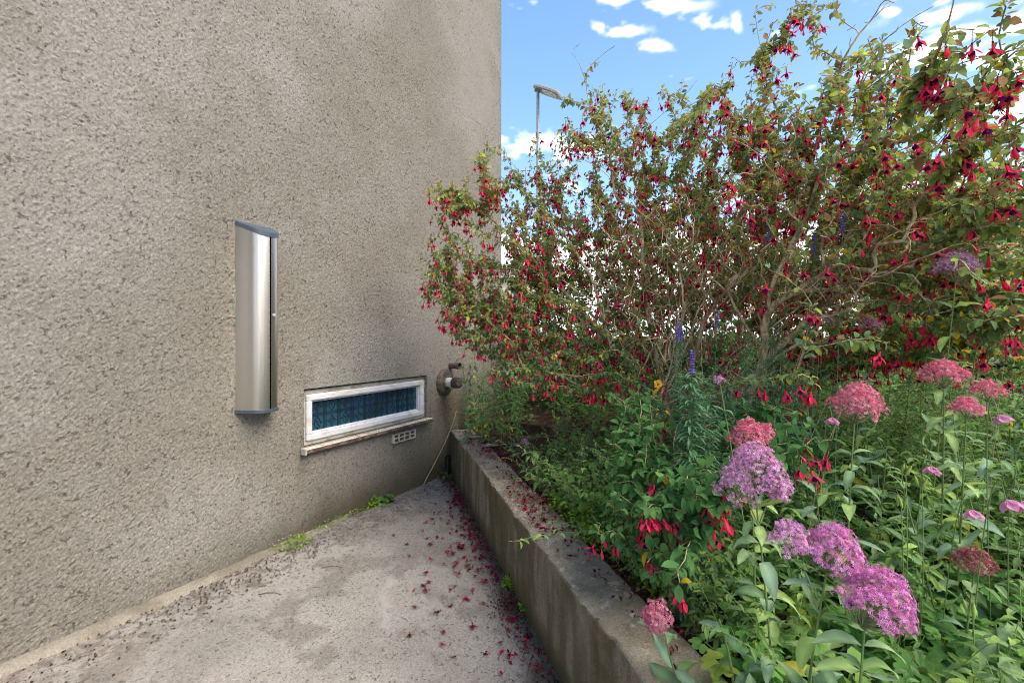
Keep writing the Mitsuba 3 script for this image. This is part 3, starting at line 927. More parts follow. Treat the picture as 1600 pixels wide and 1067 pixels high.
def dress_bush(key, sk, chains, colour_of, leaf_len, keep_leaves, keep_flowers, flower_share, leaf_span=0.16, gap=0.021, branch_r=0.007, more_flowers=(), bare=frozenset()):
    """Turns a skeleton into branches, twigs, leaves and flowers under the thing KEY."""
    big, small = [], []
    for c in chains:
        r = sk.r[c].copy()
        if c[0] != 0:
            r[0] = r[1]
        cut = int((r > branch_r).sum())
        if cut >= 3:
            r2 = r * (1 + 0.12 * (meshkit.noise(sk.pos[c] * 30, 3) - 0.5))
            v, f = tube(sk.pos[c][:cut + 1], r2[:cut + 1], 8, False)
            put(numbered(key + ('__trunk' if c[0] == 0 else '__branch')), ply((v, f), 'fuchsia_bark', smooth=True))
            c, r = c[cut:], r[cut:]
        if len(c) > 1:
            small.append(tube(sk.pos[c], r, 4 if r[0] < 0.003 else 5, False))
    put(key + '__twigs', ply(join(small), 'fuchsia_bark', smooth=True))
    labels[key + '__twigs'] = {'kind': 'stuff'}
    # leaves in opposite pairs along the outer part of every twig
    P_, D_, N_, L_, C_ = [], [], [], [], []
    fl = []
    for tip in sk.tips:
        if tip in bare:
            continue
        k, run, pair, at = tip, 0.0, rng.integers(0, 2), 0.0
        span = leaf_span * rng.uniform(0.55, 1.25)
        stem_col = None
        while k > 0 and run < span and sk.r[k] < 0.0055:
            p = sk.parent[k]
            seg = sk.pos[k] - sk.pos[p]
            ln = np.linalg.norm(seg)
            ax = seg / (ln + 1e-9)
            side = unit(np.cross(ax, [0.1, 0.2, 1.0]))
            upv = np.cross(side, ax)
            while at < ln:
                here = sk.pos[k] - ax * at
                pair += 1
                ang = (pair % 2) * np.pi / 2 + rng.uniform(-0.5, 0.5)
                for s in (0, np.pi):
                    if rng.random() < 0.16:
                        continue
                    o = math.cos(ang + s) * side + math.sin(ang + s) * upv
                    d = unit(o * 0.9 + ax * rng.uniform(0.2, 0.8) + np.array([0, 0, rng.uniform(-0.55, 0.1)]) + rng.normal(0, 0.2, 3))
                    P_.append(here + o * 0.004)
                    D_.append(d)
                    N_.append(np.array([0, 0, 1.0]) + rng.normal(0, 0.4, 3))
                    L_.append(leaf_len * rng.uniform(0.6, 1.15) * (0.55 + 0.45 * min(1, (run + 0.03) / 0.06)))
                    C_.append(here)
                at += gap * rng.uniform(0.8, 1.3)
            at -= ln
            run += ln
            k = p
        share = flower_share(sk.pos[tip])
        if rng.random() < share:
            k = tip
            for _ in range(int(rng.integers(1, 4))):
                fl.append(sk.pos[k] + rng.normal(0, 0.006, 3))
                for _ in range(2):
                    if sk.parent[k] > 0:
                        k = sk.parent[k]
    P_, D_, N_, L_ = (np.array(a) for a in (P_, D_, N_, L_))
    cols = colour_of(P_)
    m = frame(D_, N_)
    names = list(LEAF_SHAPES)
    which = rng.integers(0, 4, len(P_))
    rank = np.where(on_screen(P_), L_ / np.maximum(P_[:, 1], 0.2), 0)
    order = np.argsort(-rank)
    single = np.zeros(len(P_), bool)
    single[order[:keep_leaves]] = True
    single &= rank > 0
    pal = np.unique(np.round(cols[rng.integers(0, len(cols), 14)], 4), axis=0)
    for k in np.flatnonzero(single):
        c = pal[np.argmin(((pal - cols[k]) ** 2).sum(1))]
        put(numbered(key + '__leaf'), leaf_ply(names[which[k]], LEAF_SHAPES[names[which[k]]], c), mat4(m[k], P_[k], L_[k]))
    rest_ = ~single
    meshes = [scatter(LEAF_SHAPES[nm], m[q_], P_[q_], L_[q_], cols[q_]) for j, nm in enumerate(names) for q_ in [np.flatnonzero(rest_ & (which == j))] if len(q_)]
    if meshes:
        a = join(meshes)
        put(key + '__foliage', ply(a[:2], 'leaf_matter', color=a[2], smooth=True))
        labels[key + '__foliage'] = {'kind': 'stuff'}
    # flowers
    fl = np.array(list(fl) + list(more_flowers))
    if len(fl):
        rank = np.where(on_screen(fl), 1 / np.maximum(fl[:, 1], 0.2), 0)
        order = np.argsort(-rank)
        loose = []
        for i, k in enumerate(order):
            w = int(rng.choice(10, p=[.14, .14, .13, .09, .1, .09, .08, .09, .08, .06]))
            mm = tilt(rng.normal(0, 0.22), rng.normal(0, 0.22)) @ rot_z(rng.uniform(0, 6.28))
            s = rng.uniform(0.92, 1.25)
            if i < keep_flowers and rank[k] > 0:
                fk = numbered(key + '__flower')
                put(fk, FLOWER_PLY[w][0], mat4(mm, fl[k], s))
                if FLOWER_PLY[w][1]:
                    put(fk + '__corolla', FLOWER_PLY[w][1], mat4(mm, fl[k], s))
            else:
                for part in FLOWERS[w]:
                    if part:
                        loose.append(scatter(part[:2], mm[None], fl[k][None], [s]) + (part[2],))
        if loose:
            a = join(loose)
            put(key + '__flowers_beyond', ply(a[:2], 'petal_matter', color=a[2]))
            labels[key + '__flowers_beyond'] = {'kind': 'stuff'}
    return len(P_), len(fl)


def lobe_points(lobes, back=False):
    out = []
    for (x, y, depth, rx, ry, rd, n) in lobes:
        if back and 930 < x < 1420 and y > 270:
            depth, n = depth + 0.22, int(n * 0.85)
        v = rng.normal(0, 1, (n, 3))
        v = v / np.linalg.norm(v, axis=1, keepdims=True) * rng.random((n, 1)) ** (1 / 2.2)
        c = P(x, y, depth)
        out.append(c + v * [rx / F * depth, rd, ry / F * depth])
    return np.vstack(out)


def px_line(*pts):
    return [P(*p) for p in pts]


# ------------------------------------------------------------------ the large fuchsia
root = P(1075, 770, 2.25)
root[2] = bed_height(root[0], root[1]) - 0.02
sk = Skeleton(root)
sk.limb(px_line((1060, 690, 2.3), (1030, 580, 2.4), (1010, 470, 2.45), (1004, 390, 2.45), (1000, 331, 2.45)))                                        # left upright stem
sk.limb(px_line((1000, 331, 2.45), (965, 322, 2.5), (930, 333, 2.55), (893, 341, 2.6), (851, 331, 2.65), (822, 305, 2.7), (803, 289, 2.75), (771, 284, 2.8), (740, 300, 2.8)))   # arching limb
sk.limb(px_line((1045, 640, 2.35), (960, 540, 2.6), (900, 475, 2.75), (863, 436, 2.8), (829, 402, 2.85), (784, 355, 2.9), (745, 329, 2.85), (700, 339, 2.8)))
sk.limb(px_line((1000, 331, 2.45), (985, 325, 2.5), (971, 318, 2.55), (955, 252, 2.65), (943, 215, 2.7), (927, 178, 2.72), (914, 129, 2.75), (893, 81, 2.8)))
sk.limb(px_line((914, 129, 2.75), (948, 81, 2.75), (962, 72, 2.72)))
sk.limb(px_line((893, 81, 2.8), (909, 62, 2.8)))
sk.limb(px_line((955, 252, 2.65), (1000, 210, 2.6), (1058, 160, 2.5), (1090, 125, 2.45)))
sk.limb(px_line((1060, 690, 2.3), (960, 610, 2.55), (870, 560, 2.75), (800, 520, 2.85), (740, 480, 2.9), (690, 470, 2.85)))
sk.limb(px_line((1040, 600, 2.35), (1065, 500, 2.3), (1105, 420, 2.25), (1150, 350, 2.2), (1185, 280, 2.15), (1215, 205, 2.1), (1200, 135, 2.1), (1186, 66, 2.1), (1180, 20, 2.1)))
sk.limb(px_line((1050, 620, 2.35), (1100, 500, 2.3), (1170, 420, 2.1), (1225, 340, 2.0), (1290, 270, 1.9), (1340, 180, 1.85), (1395, 110, 1.8), (1440, 40, 1.75)))
sk.limb(px_line((1225, 340, 2.0), (1262, 290, 1.95), (1275, 220, 1.9), (1306, 126, 1.85), (1348, 50, 1.8), (1390, 0, 1.78), (1420, -40, 1.75)))
sk.limb(px_line((1340, 180, 1.85), (1406, 42, 1.8), (1458, 10, 1.75)))
root2 = P(1180, 800, 1.95)
sk.limb(px_line((1140, 720, 2.15), (1170, 620, 2.0), (1195, 540, 1.9), (1203, 480, 1.85), (1233, 460, 1.8), (1339, 450, 1.7), (1415, 402, 1.6), (1478, 351, 1.5), (1529, 336, 1.4), (1600, 300, 1.35)))   # dark low limb to the right
sk.limb(px_line((1203, 480, 1.85), (1215, 420, 1.8), (1262, 333, 1.75), (1270, 250, 1.75)))
sk.limb(px_line((1262, 333, 1.75), (1293, 262, 1.65), (1337, 236, 1.5), (1385, 215, 1.35), (1416, 173, 1.22), (1448, 118, 1.12), (1482, 39, 1.02), (1495, -40, 0.98)))
sk.limb(px_line((1385, 215, 1.35), (1450, 200, 1.2), (1510, 150, 1.1), (1560, 110, 1.05), (1610, 90, 1.0)))
sk.limb(px_line((1233, 460, 1.8), (1300, 420, 1.7), (1400, 350, 1.6), (1490, 280, 1.5), (1580, 230, 1.4), (1640, 200, 1.35)))
sk.limb(px_line((1339, 450, 1.7), (1430, 440, 1.6), (1520, 430, 1.5), (1620, 430, 1.4)))
sk.limb(px_line((1170, 620, 2.0), (1240, 540, 1.95), (1330, 500, 1.9), (1430, 470, 1.8)))
sk.limb(px_line((1040, 560, 2.4), (990, 480, 2.6), (930, 420, 2.8), (880, 330, 3.0), (860, 250, 3.05)))
sk.limb(px_line((1050, 560, 2.4), (1080, 430, 2.6), (1090, 330, 2.7), (1110, 230, 2.75), (1130, 150, 2.75)))
more = [P(x, y, dpt) for x, y, dpt in ((1205, 425, 1.3), (1140, 275, 1.6), (1138, 300, 1.62), (1310, 235, 1.5), (1478, 205, 1.05), (1450, 238, 1.1), (1560, 240, 1.1), (1515, 150, 0.98), (1500, 158, 1.0), (1530, 165, 0.98),
                                         (1560, 115, 0.95), (1482, 60, 1.0), (1520, 48, 1.0), (1552, 44, 1.0), (1452, 100, 1.1), (1458, 118, 1.1), (1475, 110, 1.06), (1315, 310, 1.5), (1350, 318, 1.5), (1357, 322, 1.5),
                                         (1375, 305, 1.5), (1300, 300, 1.6), (1348, 372, 1.45), (1425, 350, 1.4), (1470, 265, 1.3), (1330, 395, 1.5), (1370, 345, 1.5), (1424, 378, 1.4), (1545, 445, 1.1), (1290, 400, 1.5),
                                         (1227, 405, 1.5), (1262, 405, 1.5), (1305, 405, 1.5), (1420, 470, 1.5), (1265, 475, 1.3), (1272, 477, 1.3), (1390, 535, 1.25), (1380, 530, 1.25), (1245, 585, 1.3), (1265, 590, 1.3),
                                         (1270, 600, 1.3), (1180, 595, 1.5), (1228, 588, 1.4), (1025, 640, 1.9), (1023, 650, 1.9), (990, 640, 1.9), (1115, 620, 1.6), (870, 465, 2.2), (858, 460, 2.2), (905, 480, 2.2), (985, 455, 2.2))]
for i in range(34):
    a_, b_ = rng.uniform(0, 1), rng.uniform(0, 1)
    foot = P(1030 + 190 * a_, 700 - 150 * rng.random(), 2.35 - 0.4 * a_ + rng.normal(0, 0.08))
    ex = 760 + 860 * b_
    end = P(ex, rng.uniform(170, 420), np.interp(ex, [700, 1000, 1300, 1600], [2.85, 2.6, 1.9, 1.45]) + rng.normal(0, 0.2))
    sk.limb([foot, foot * 0.62 + end * 0.38 + [0, 0, rng.uniform(0.05, 0.25)], foot * 0.28 + end * 0.72 + [0, 0, rng.uniform(0.05, 0.22)], end], 0.05, 0.02)
sk.stout = len(sk.pos)
lobes = [(712, 315, 2.8, 50, 36, .24, 84), (700, 425, 2.85, 50, 66, .28, 110), (765, 275, 2.8, 32, 50, .2, 46), (740, 480, 2.9, 70, 50, .3, 110), (830, 400, 2.9, 110, 85, .5, 320), (800, 500, 2.85, 120, 62, .5, 380),
         (930, 140, 2.75, 60, 55, .2, 18), (955, 225, 2.7, 85, 70, .4, 130), (870, 250, 2.9, 50, 60, .3, 44), (1000, 330, 2.5, 120, 85, .5, 260), (1065, 180, 2.45, 75, 50, .3, 46),
         (1125, 240, 2.3, 105, 100, .5, 200), (950, 500, 2.5, 140, 70, .5, 360), (930, 570, 2.5, 170, 48, .4, 300), (1195, 120, 2.1, 80, 75, .3, 44), (1245, 30, 2.05, 45, 50, .2, 14), (1250, 215, 1.9, 110, 75, .45, 170),
         (1250, 320, 1.75, 150, 80, .5, 230), (1390, 300, 1.55, 150, 80, .4, 190), (1530, 300, 1.35, 100, 80, .35, 120), (1495, 80, 1.07, 70, 90, .12, 22), (1400, 110, 1.5, 70, 60, .2, 22), (1560, 120, 1.05, 55, 45, .12, 14),
         (1335, 110, 1.82, 65, 75, .2, 24), (1310, 420, 1.65, 140, 55, .35, 160), (1500, 420, 1.45, 110, 70, .3, 150), (1560, 490, 1.35, 80, 45, .2, 70), (1080, 400, 2.35, 140, 80, .6, 260),
         (1180, 470, 2.1, 100, 50, .4, 130), (1430, 210, 1.5, 90, 60, .3, 50), (1100, 560, 2.2, 110, 60, .3, 130), (840, 310, 3.0, 80, 60, .3, 90), (1560, 200, 1.2, 60, 50, .2, 30),
         (1050, 630, 2.1, 80, 40, .3, 70), (1150, 620, 2.0, 100, 50, .3, 70), (1300, 520, 1.9, 140, 45, .3, 170), (1240, 570, 1.9, 110, 40, .25, 110), (1400, 550, 1.75, 120, 35, .25, 120), (1520, 540, 1.6, 110, 40, .25, 110), (1430, 500, 1.8, 120, 40, .3, 90), (1100, 330, 2.9, 200, 90, .3, 260), (1350, 300, 2.3, 200, 90, .4, 230),
         (1500, 360, 1.9, 150, 90, .3, 190), (1150, 430, 2.7, 180, 60, .3, 180), (950, 380, 3.1, 150, 80, .2, 150), (1400, 420, 2.2, 180, 60, .3, 150), (1010, 430, 3.0, 190, 55, .3, 330), (1220, 430, 2.7, 160, 55, .3, 260), (840, 430, 3.2, 90, 60, .2, 130), (1000, 345, 3.0, 170, 40, .2, 120)]
bare_lobes = [(1080, 430, 2.2, 140, 90, .5, 170), (1220, 430, 1.9, 160, 70, .4, 150), (1000, 450, 2.4, 90, 100, .4, 110), (1400, 400, 1.5, 180, 60, .35, 130), (1200, 300, 1.9, 200, 110, .5, 120),
              (1050, 520, 2.1, 100, 60, .3, 110), (1350, 470, 1.6, 150, 40, .3, 110), (930, 400, 2.6, 120, 100, .4, 80), (1360, 90, 1.8, 70, 90, .2, 36)]
targets = np.vstack([more, lobe_points(lobes, True), lobe_points(bare_lobes)])
is_bare = np.arange(len(targets)) >= len(targets) - sum(b[-1] for b in bare_lobes)
wall_gap = (targets[:, :2] - A0) @ WN
is_bare, targets = is_bare[wall_gap > 0.12], targets[wall_gap > 0.12]
bare = sk.grow(targets, balance=0.33, marked=is_bare)
chains = sk.finish(tip=0.0016, power=2.6, most=0.030)


def fuchsia_colours(p):
    n_ = len(p)
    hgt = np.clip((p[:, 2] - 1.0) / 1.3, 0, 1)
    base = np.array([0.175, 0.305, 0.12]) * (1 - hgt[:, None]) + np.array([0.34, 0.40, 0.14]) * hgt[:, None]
    r = rng.random(n_)
    base[r < 0.16] = [0.40, 0.50, 0.11]
    base[(r > 0.16) & (r < 0.20)] = [0.62, 0.44, 0.05]
    bz_ = (r > 0.20) & (r < 0.26 + 0.13 * hgt)
    base[bz_] = [0.34, 0.21, 0.10]
    base[r > 0.88] = [0.20, 0.34, 0.19]
    return base * np.exp(rng.normal(0, 0.22, (n_, 1)))


def share_main(p):
    return 0.40 if p[1] > 1.75 else 0.22


tag('fuchsia_bush', 'large twiggy fuchsia bush full of hanging red and purple flowers', 'bush')
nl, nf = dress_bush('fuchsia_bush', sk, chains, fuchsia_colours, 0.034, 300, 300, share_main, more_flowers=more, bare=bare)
print('fuchsia', len(sk.pos), nl, nf)

# ------------------------------------------------------------------ herbs of the bed
def hit_bed(x, y, h=0.0):
    """Where the photograph's x, y meets the bed (h above its soil)."""
    for depth in np.arange(0.45, 8.0, 0.02):
        p = P(x, y, depth)
        if p[2] < bed_height(p[0], p[1]) + h:
            return p
    return P(x, y, 6.0)


def hit_path(x, y):
    return P(x, y, F * EYE / (y - HORIZON))


def on_bed(p, h=0.0):
    s = (p[0] - R0[0]) * RN[0] + (p[1] - R0[1]) * RN[1]
    return np.array([p[0], p[1], (TOP if 0 < s < THICK + 0.01 else float(bed_height(p[0], p[1]))) + h])


LANCE = {'lance_flat': leaf(0.36, 6, 0.22, 0.22, 'lance'), 'lance_bent': leaf(0.34, 6, 0.35, 0.62, 'lance'), 'lance_wavy': leaf(0.38, 6, 0.3, 0.4, 'lance', wave=0.3), 'lance_curled': leaf(0.33, 6, 0.5, 0.95, 'lance', wave=0.2), 'lance_up': leaf(0.30, 6, 0.4, -0.25, 'lance', wave=-0.25), 'broad': leaf(0.55, 6, 0.2, 0.35, 'ovate')}
VALERIAN_GREENS = [np.array(c) for c in ((0.22, 0.35, 0.18), (0.27, 0.42, 0.22), (0.18, 0.31, 0.15), (0.30, 0.45, 0.17), (0.24, 0.38, 0.26), (0.36, 0.50, 0.14))]
YELLOWED = np.array([0.46, 0.42, 0.06])


def stem_line(base, top, bow=0.0, step=0.04):
    base, top = np.asarray(base, float), np.asarray(top, float)
    mid = base * 0.45 + top * 0.55 + [bow * 0.6, bow * 0.3, 0.0]
    mid[2] = base[2] + 0.52 * (top[2] - base[2])
    return resample([base, mid, top], step)


def herb(key, base, top, nodes=7, shapes=('lance_flat', 'lance_bent', 'lance_wavy', 'lance_curled', 'lance_up'), size=0.08, greens=VALERIAN_GREENS, first=0.12, last=0.95, bow=0.02, thick=0.0028, stem_green=(0.17, 0.25, 0.10), rise=0.5, taper=0.55, yellow=0.05, table=LANCE):
    line = stem_line(base, top, bow)
    v, f = tube(line, np.linspace(thick, thick * 0.55, len(line)), 6)
    put(key + '__stem', ply((v, f), 'plain_colour', smooth=True, color=np.tile(stem_green, (len(v), 1))))
    turn = rng.uniform(0, 3.14)
    for k in range(nodes):
        s = first + (last - first) * k / max(1, nodes - 1)
        i = min(len(line) - 2, int(s * (len(line) - 1)))
        o, ax = line[i], unit(line[i + 1] - line[i])
        a = turn + k * np.pi / 2 + rng.uniform(-0.3, 0.3)
        sd = unit(np.cross(ax, [math.sin(a), math.cos(a), 0.05]))
        for sg in (1, -1):
            if rng.random() < 0.08:
                continue
            el = rise + rng.normal(0, 0.25)
            d = unit(sd * sg * math.cos(el) + ax * math.sin(el) + rng.normal(0, 0.1, 3))
            nm = shapes[int(rng.integers(len(shapes)))]
            c = YELLOWED if rng.random() < yellow * (2.2 if s < 0.35 else 0.5) else greens[int(rng.integers(len(greens)))]
            put(numbered(key + '__leaf'), leaf_ply(nm, table[nm], c), mat4(frame(d, ax + rng.normal(0, 0.15, 3))[0], o + sd * sg * thick * 0.5, size * rng.uniform(0.75, 1.15) * (1 - taper * s)))
    return line


FLORET_V = [[0, 0, 0]]
for k in range(5):
    a = k * 2 * np.pi / 5
    FLORET_V += [[0.55 * math.sin(a - 0.34), 0.55 * math.cos(a - 0.34), 0.10], [1.0 * math.sin(a), 1.0 * math.cos(a), 0.02], [0.55 * math.sin(a + 0.34), 0.55 * math.cos(a + 0.34), 0.10]]
FLORET_F = [[0, 3 * k + 3, 3 * k + 2] for k in range(5)] + [[0, 3 * k + 2, 3 * k + 1] for k in range(5)]
TUBE_V = [[-0.09, 0, 0], [0.09, 0, 0], [0, 0.05, -2.6], [0, 0.14, 0]]
FLORET = (np.array(FLORET_V + TUBE_V), np.array(FLORET_F + [[16, 17, 18], [17, 19, 18], [19, 16, 18]]))
MAGENTA, LILAC, CORAL, ROSE, FADED = (np.array(c) for c in ((0.74, 0.26, 0.60), (0.68, 0.34, 0.61), (0.82, 0.20, 0.33), (0.66, 0.17, 0.30), (0.34, 0.10, 0.12)))


def flower_head(key, top, axis, width, height, color, seed, clusters=26, per=17, size=0.0042):
    """A domed valerian head: many five-petalled florets in loose clusters on branched green stalks."""
    r = np.random.default_rng(seed)
    m = frame(np.cross(axis, [1, 0.3, 0.1]), axis)[0]
    pos, nrm, ends = [], [], []
    for k in range(clusters):
        rad = math.sqrt((k + 0.5) / clusters)
        a = k * 2.39996 + r.uniform(-0.25, 0.25)
        c = np.array([rad * math.cos(a) * width / 2, rad * math.sin(a) * width / 2, height * (1 - 1.0 * rad ** 2.0) + r.uniform(-0.1, 0.1) * height])
        out = unit(np.array([c[0] / (width / 2) * 1.1, c[1] / (width / 2) * 1.1, 0.75]))
        ends.append(c - out * 0.008)
        n_ = int(0.45 * per * r.uniform(0.6, 1.25))
        d = unit(unit(r.normal(0, 1, (n_, 3))) + out * 0.95)
        pos.append(c + d * (0.62 * width / math.sqrt(clusters)) * r.uniform(0.75, 1.15, (n_, 1)))
        nrm.append(unit(d + r.normal(0, 0.3, (n_, 3))))
    n_ = int(clusters * per * 1.15)
    rad, a = 0.98 * np.sqrt(r.random(n_)), r.uniform(0, 6.283, n_)
    edge_ = 1 + 0.10 * np.sin(a * 3 + seed) + 0.07 * np.sin(a * 5 + 2 * seed)
    lump = r.normal(0, 0.07, n_) + 0.12 * np.sin(rad * 9 + a * 4 + seed)
    pos.append(np.stack([rad * edge_ * np.cos(a) * width / 2, rad * edge_ * np.sin(a) * width / 2, height * (1 - rad ** 2.4 + lump)], -1))
    nrm.append(unit(np.stack([rad * np.cos(a) * 1.3, rad * np.sin(a) * 1.3, 0.75 + 0 * a], -1) + r.normal(0, 0.28, (n_, 3))))
    pos, nrm = np.vstack(pos), np.vstack(nrm)
    side = unit(np.cross(nrm, r.normal(0, 1, (len(nrm), 3))))
    ms = np.einsum('ij,njk->nik', m, frame(side, nrm))
    col = color * np.exp(r.normal(0, 0.26, (len(pos), 1))) * (1 + r.normal(0, 0.06, (len(pos), 3)))
    dull = r.random(len(pos)) < 0.13
    col[dull] = np.array([0.42, 0.22, 0.24])
    pale = r.random(len(pos)) < 0.16
    col[pale] = col[pale] * 0.55 + 0.36
    world = pos @ m.T + top
    a = scatter(FLORET, ms, world, size * r.uniform(0.75, 1.2, len(pos)), np.clip(col, 0, 0.85))
    put(key, ply(a[:2], 'petal_matter', color=a[2]))
    st = []
    for e in ends:
        w = m @ e + top
        b = top - axis * height * 0.55
        st.append(tube([b, b * 0.4 + w * 0.6 + m @ np.array([0, 0, -0.15 * height]), w], [0.0011, 0.0008, 0.0005], 4, False))
    v, f = join(st)
    put(key + '__stalks', ply((v, f), 'plain_colour', smooth=True, color=np.tile([0.20, 0.26, 0.12], (len(v), 1))))


def valerian(head, width_px, color, base_shift, label, tall=0.6, squash=0.55, nodes=11, size=0.10, lean=(0, 0, 1.0), seed=1, side_heads=(), clusters=26, per=17, group=None, floret=0.0042):
    x, y, depth = head
    top = P(x, y, depth)
    w = 0.86 * width_px / F * depth
    h = w * squash
    key = numbered('valerian')
    axis = unit(np.array(lean, float))
    crown = top - axis * h * 0.55
    base = on_bed(top + np.array([base_shift[0], base_shift[1], 0]), -0.01)
    line = herb(key, base, crown - axis * h * 0.35, nodes, size=size, last=0.93, first=0.06, taper=0.42, rise=0.35, bow=rng.uniform(-0.03, 0.03))
    flower_head(key + '__flower_head', crown, axis, w, h, color, seed, clusters, per, floret)
    counts[key + '__flower_head'] = 1
    for (sx, sy, sd, sw, sc) in side_heads:
        t2 = P(sx, sy, sd)
        w2 = sw / F * sd
        k2 = numbered(key + '__flower_head')
        ax2 = unit(axis + rng.normal(0, 0.2, 3))
        flower_head(k2, t2 - ax2 * w2 * 0.25, ax2, w2, w2 * squash, sc, seed + 50 + int(sx), max(6, int(clusters * 0.4)), per, floret)
        v, f = tube([line[int(len(line) * 0.8)], line[int(len(line) * 0.8)] * 0.5 + t2 * 0.5 + [0, 0, 0.01], t2 - ax2 * w2 * 0.45], [0.0015, 0.0013, 0.001], 5, False)
        put(numbered(key + '__side_stalk'), ply((v, f), 'plain_colour', smooth=True, color=np.tile([0.20, 0.27, 0.12], (len(v), 1))))
    tag(key, label, 'flower plant', group)
    return key


valerian((1378, 925, 0.74), 118, MAGENTA, (-0.02, 0.03), 'valerian with the largest magenta flower head nearest the bottom right corner', seed=11, lean=(0.35, -0.2, 1), nodes=13, size=0.125, clusters=44, per=19, squash=0.6)
valerian((1303, 848, 0.80), 100, MAGENTA, (-0.03, 0.05), 'valerian with two magenta heads just behind the largest one', seed=12, lean=(0.1, -0.2, 1), side_heads=((1233, 836, 0.81, 58, LILAC),), nodes=11, size=0.115, clusters=36, per=18, squash=0.55)
valerian((1180, 722, 0.95), 100, LILAC, (0.06, 0.03), 'tall lilac pink valerian in front of a coral red head', seed=13, lean=(-0.1, -0.25, 1), side_heads=((1150, 758, 0.96, 60, LILAC), (1215, 760, 0.95, 40, LILAC)), nodes=12, size=0.115, clusters=40, per=17, squash=0.6)
valerian((1170, 676, 1.08), 64, CORAL, (0.04, 0.06), 'coral red valerian head rising behind the tall lilac one', seed=14, lean=(-0.05, -0.2, 1), side_heads=((1196, 676, 1.1, 26, CORAL),), clusters=26, squash=0.7)
valerian((1342, 622, 1.05), 82, CORAL, (0.0, 0.04), 'coral pink valerian with a broad round head in mid bed', seed=15, lean=(0, -0.25, 1), clusters=36, squash=0.55, nodes=12)
valerian((1474, 578, 1.15), 68, CORAL, (0.02, 0.05), 'coral pink valerian with a flat head right of the broad round one', seed=16, clusters=26, squash=0.45, nodes=9)
valerian((1510, 632, 1.1), 46, CORAL, (0.02, 0.05), 'small coral valerian head below the flat topped head on the right', seed=17, clusters=16, squash=0.5)
valerian((1542, 606, 1.2), 50, CORAL, (0.02, 0.05), 'small coral valerian head close to the right edge of the bed', seed=18, clusters=14, squash=0.45)
valerian((1494, 410, 1.3), 66, LILAC, (0.0, 0.1), 'very tall lilac valerian head among the fuchsia branches on the right', seed=19, clusters=26, squash=0.5, nodes=10)
valerian((1527, 512, 1.45), 62, ROSE, (0.0, 0.1), 'dusky rose valerian head in front of the stone steps', seed=20, clusters=18, squash=0.5)
valerian((1360, 505, 1.8), 36, LILAC, (0.0, 0.1), 'far faded lilac valerian head under the low right branch', seed=21, clusters=12, squash=0.5)
valerian((1285, 494, 1.9), 36, LILAC, (0.0, 0.1), 'small far lilac valerian head under the dark low limb', seed=22, clusters=12, squash=0.5)
valerian((1522, 872, 0.95), 60, FADED, (0.0, 0.03), 'withered brownish red valerian head low at the right', seed=23, clusters=20, squash=0.5, nodes=5)
valerian((1022, 962, 0.98), 52, ROSE, (0.10, 0.10), 'deep pink valerian head drooping over the wall top', seed=24, lean=(-0.6, -0.5, 0.35), clusters=20, squash=0.6, nodes=5)
valerian((1123, 592, 1.35), 18, LILAC, (0.12, 0.0), 'small pale pink valerian bud head on a leaning stem', seed=25, lean=(-0.3, -0.1, 1), clusters=6, per=10, nodes=7, size=0.06)
valerian((820, 690, 2.6), 15, MAGENTA, (0.03, 0.04), 'tiny pink valerian flower near the stones', seed=26, clusters=6, per=9, nodes=4, size=0.05)

# leafy valerian shoots in front, with large single leaves
for i, (x, y, d, h, sz, lab) in enumerate(((1105, 1010, 0.86, 0.10, 0.12, 'broad leaved valerian shoot hanging over the wall top in the foreground'), (1190, 985, 0.85, 0.22, 0.13, 'leafy valerian shoot right of the one hanging over the wall'),
                                           (1290, 1010, 0.72, 0.16, 0.13, 'leafy grey green shoot below the largest magenta head'), (1150, 860, 1.0, 0.24, 0.11, 'leafy shoot below the tall lilac valerian'),
                                           (1250, 930, 0.86, 0.26, 0.11, 'leafy shoot left of the largest magenta head'), (1560, 930, 0.9, 0.28, 0.11, 'leafy shoot at the right edge above the round leaves'))):
    b = on_bed(P(x, y, d), -0.01)
    k = numbered('leafy_shoot')
    herb(k, b, b + [rng.uniform(-0.07, 0.02), rng.uniform(-0.09, -0.02), h], 6, ('lance_flat', 'lance_bent', 'lance_bent', 'lance_wavy'), sz * 0.92, first=0.15, last=1.0, rise=0.25, taper=0.35, yellow=0.10, thick=0.0035)
    tag(k, lab, 'plant')

# younger shoots that fill the bed
n_young = 0
for i in range(900):
    s = 0.30 + 2.2 * rng.random() ** 1.1
    u = rng.uniform(-1.9, 1.0)
    xy = R0 + u * RD + s * RN
    p = on_bed(np.array([xy[0], xy[1], 0]), -0.01)
    h = rng.uniform(0.26, 0.48) * (0.85 if s < 0.5 else 1.0 + 0.55 * min(1.0, max(0.0, s - 0.7)))
    x_px, y_px = 800 + F * p[0] / max(p[1], 0.2), HORIZON - F * (p[2] + h - EYE) / max(p[1], 0.2)
    if p[1] < 0.72 or x_px > 1680 or x_px < 1060 or y_px < 505 or (x_px < 1180 and y_px > 700) or (y_px > 830):
        continue
    k = numbered('young_shoot')
    herb(k, p, p + [rng.normal(0, 0.05), rng.normal(-0.02, 0.05), h], int(rng.integers(6, 10)), size=rng.uniform(0.075, 0.115), rise=rng.uniform(0.25, 0.7), taper=0.45)
    tag(k, 'young grey green shoot with paired narrow leaves in the flower bed', 'plant', 'young leafy shoots filling the bed')
    n_young += 1
    if n_young >= 102:
        break

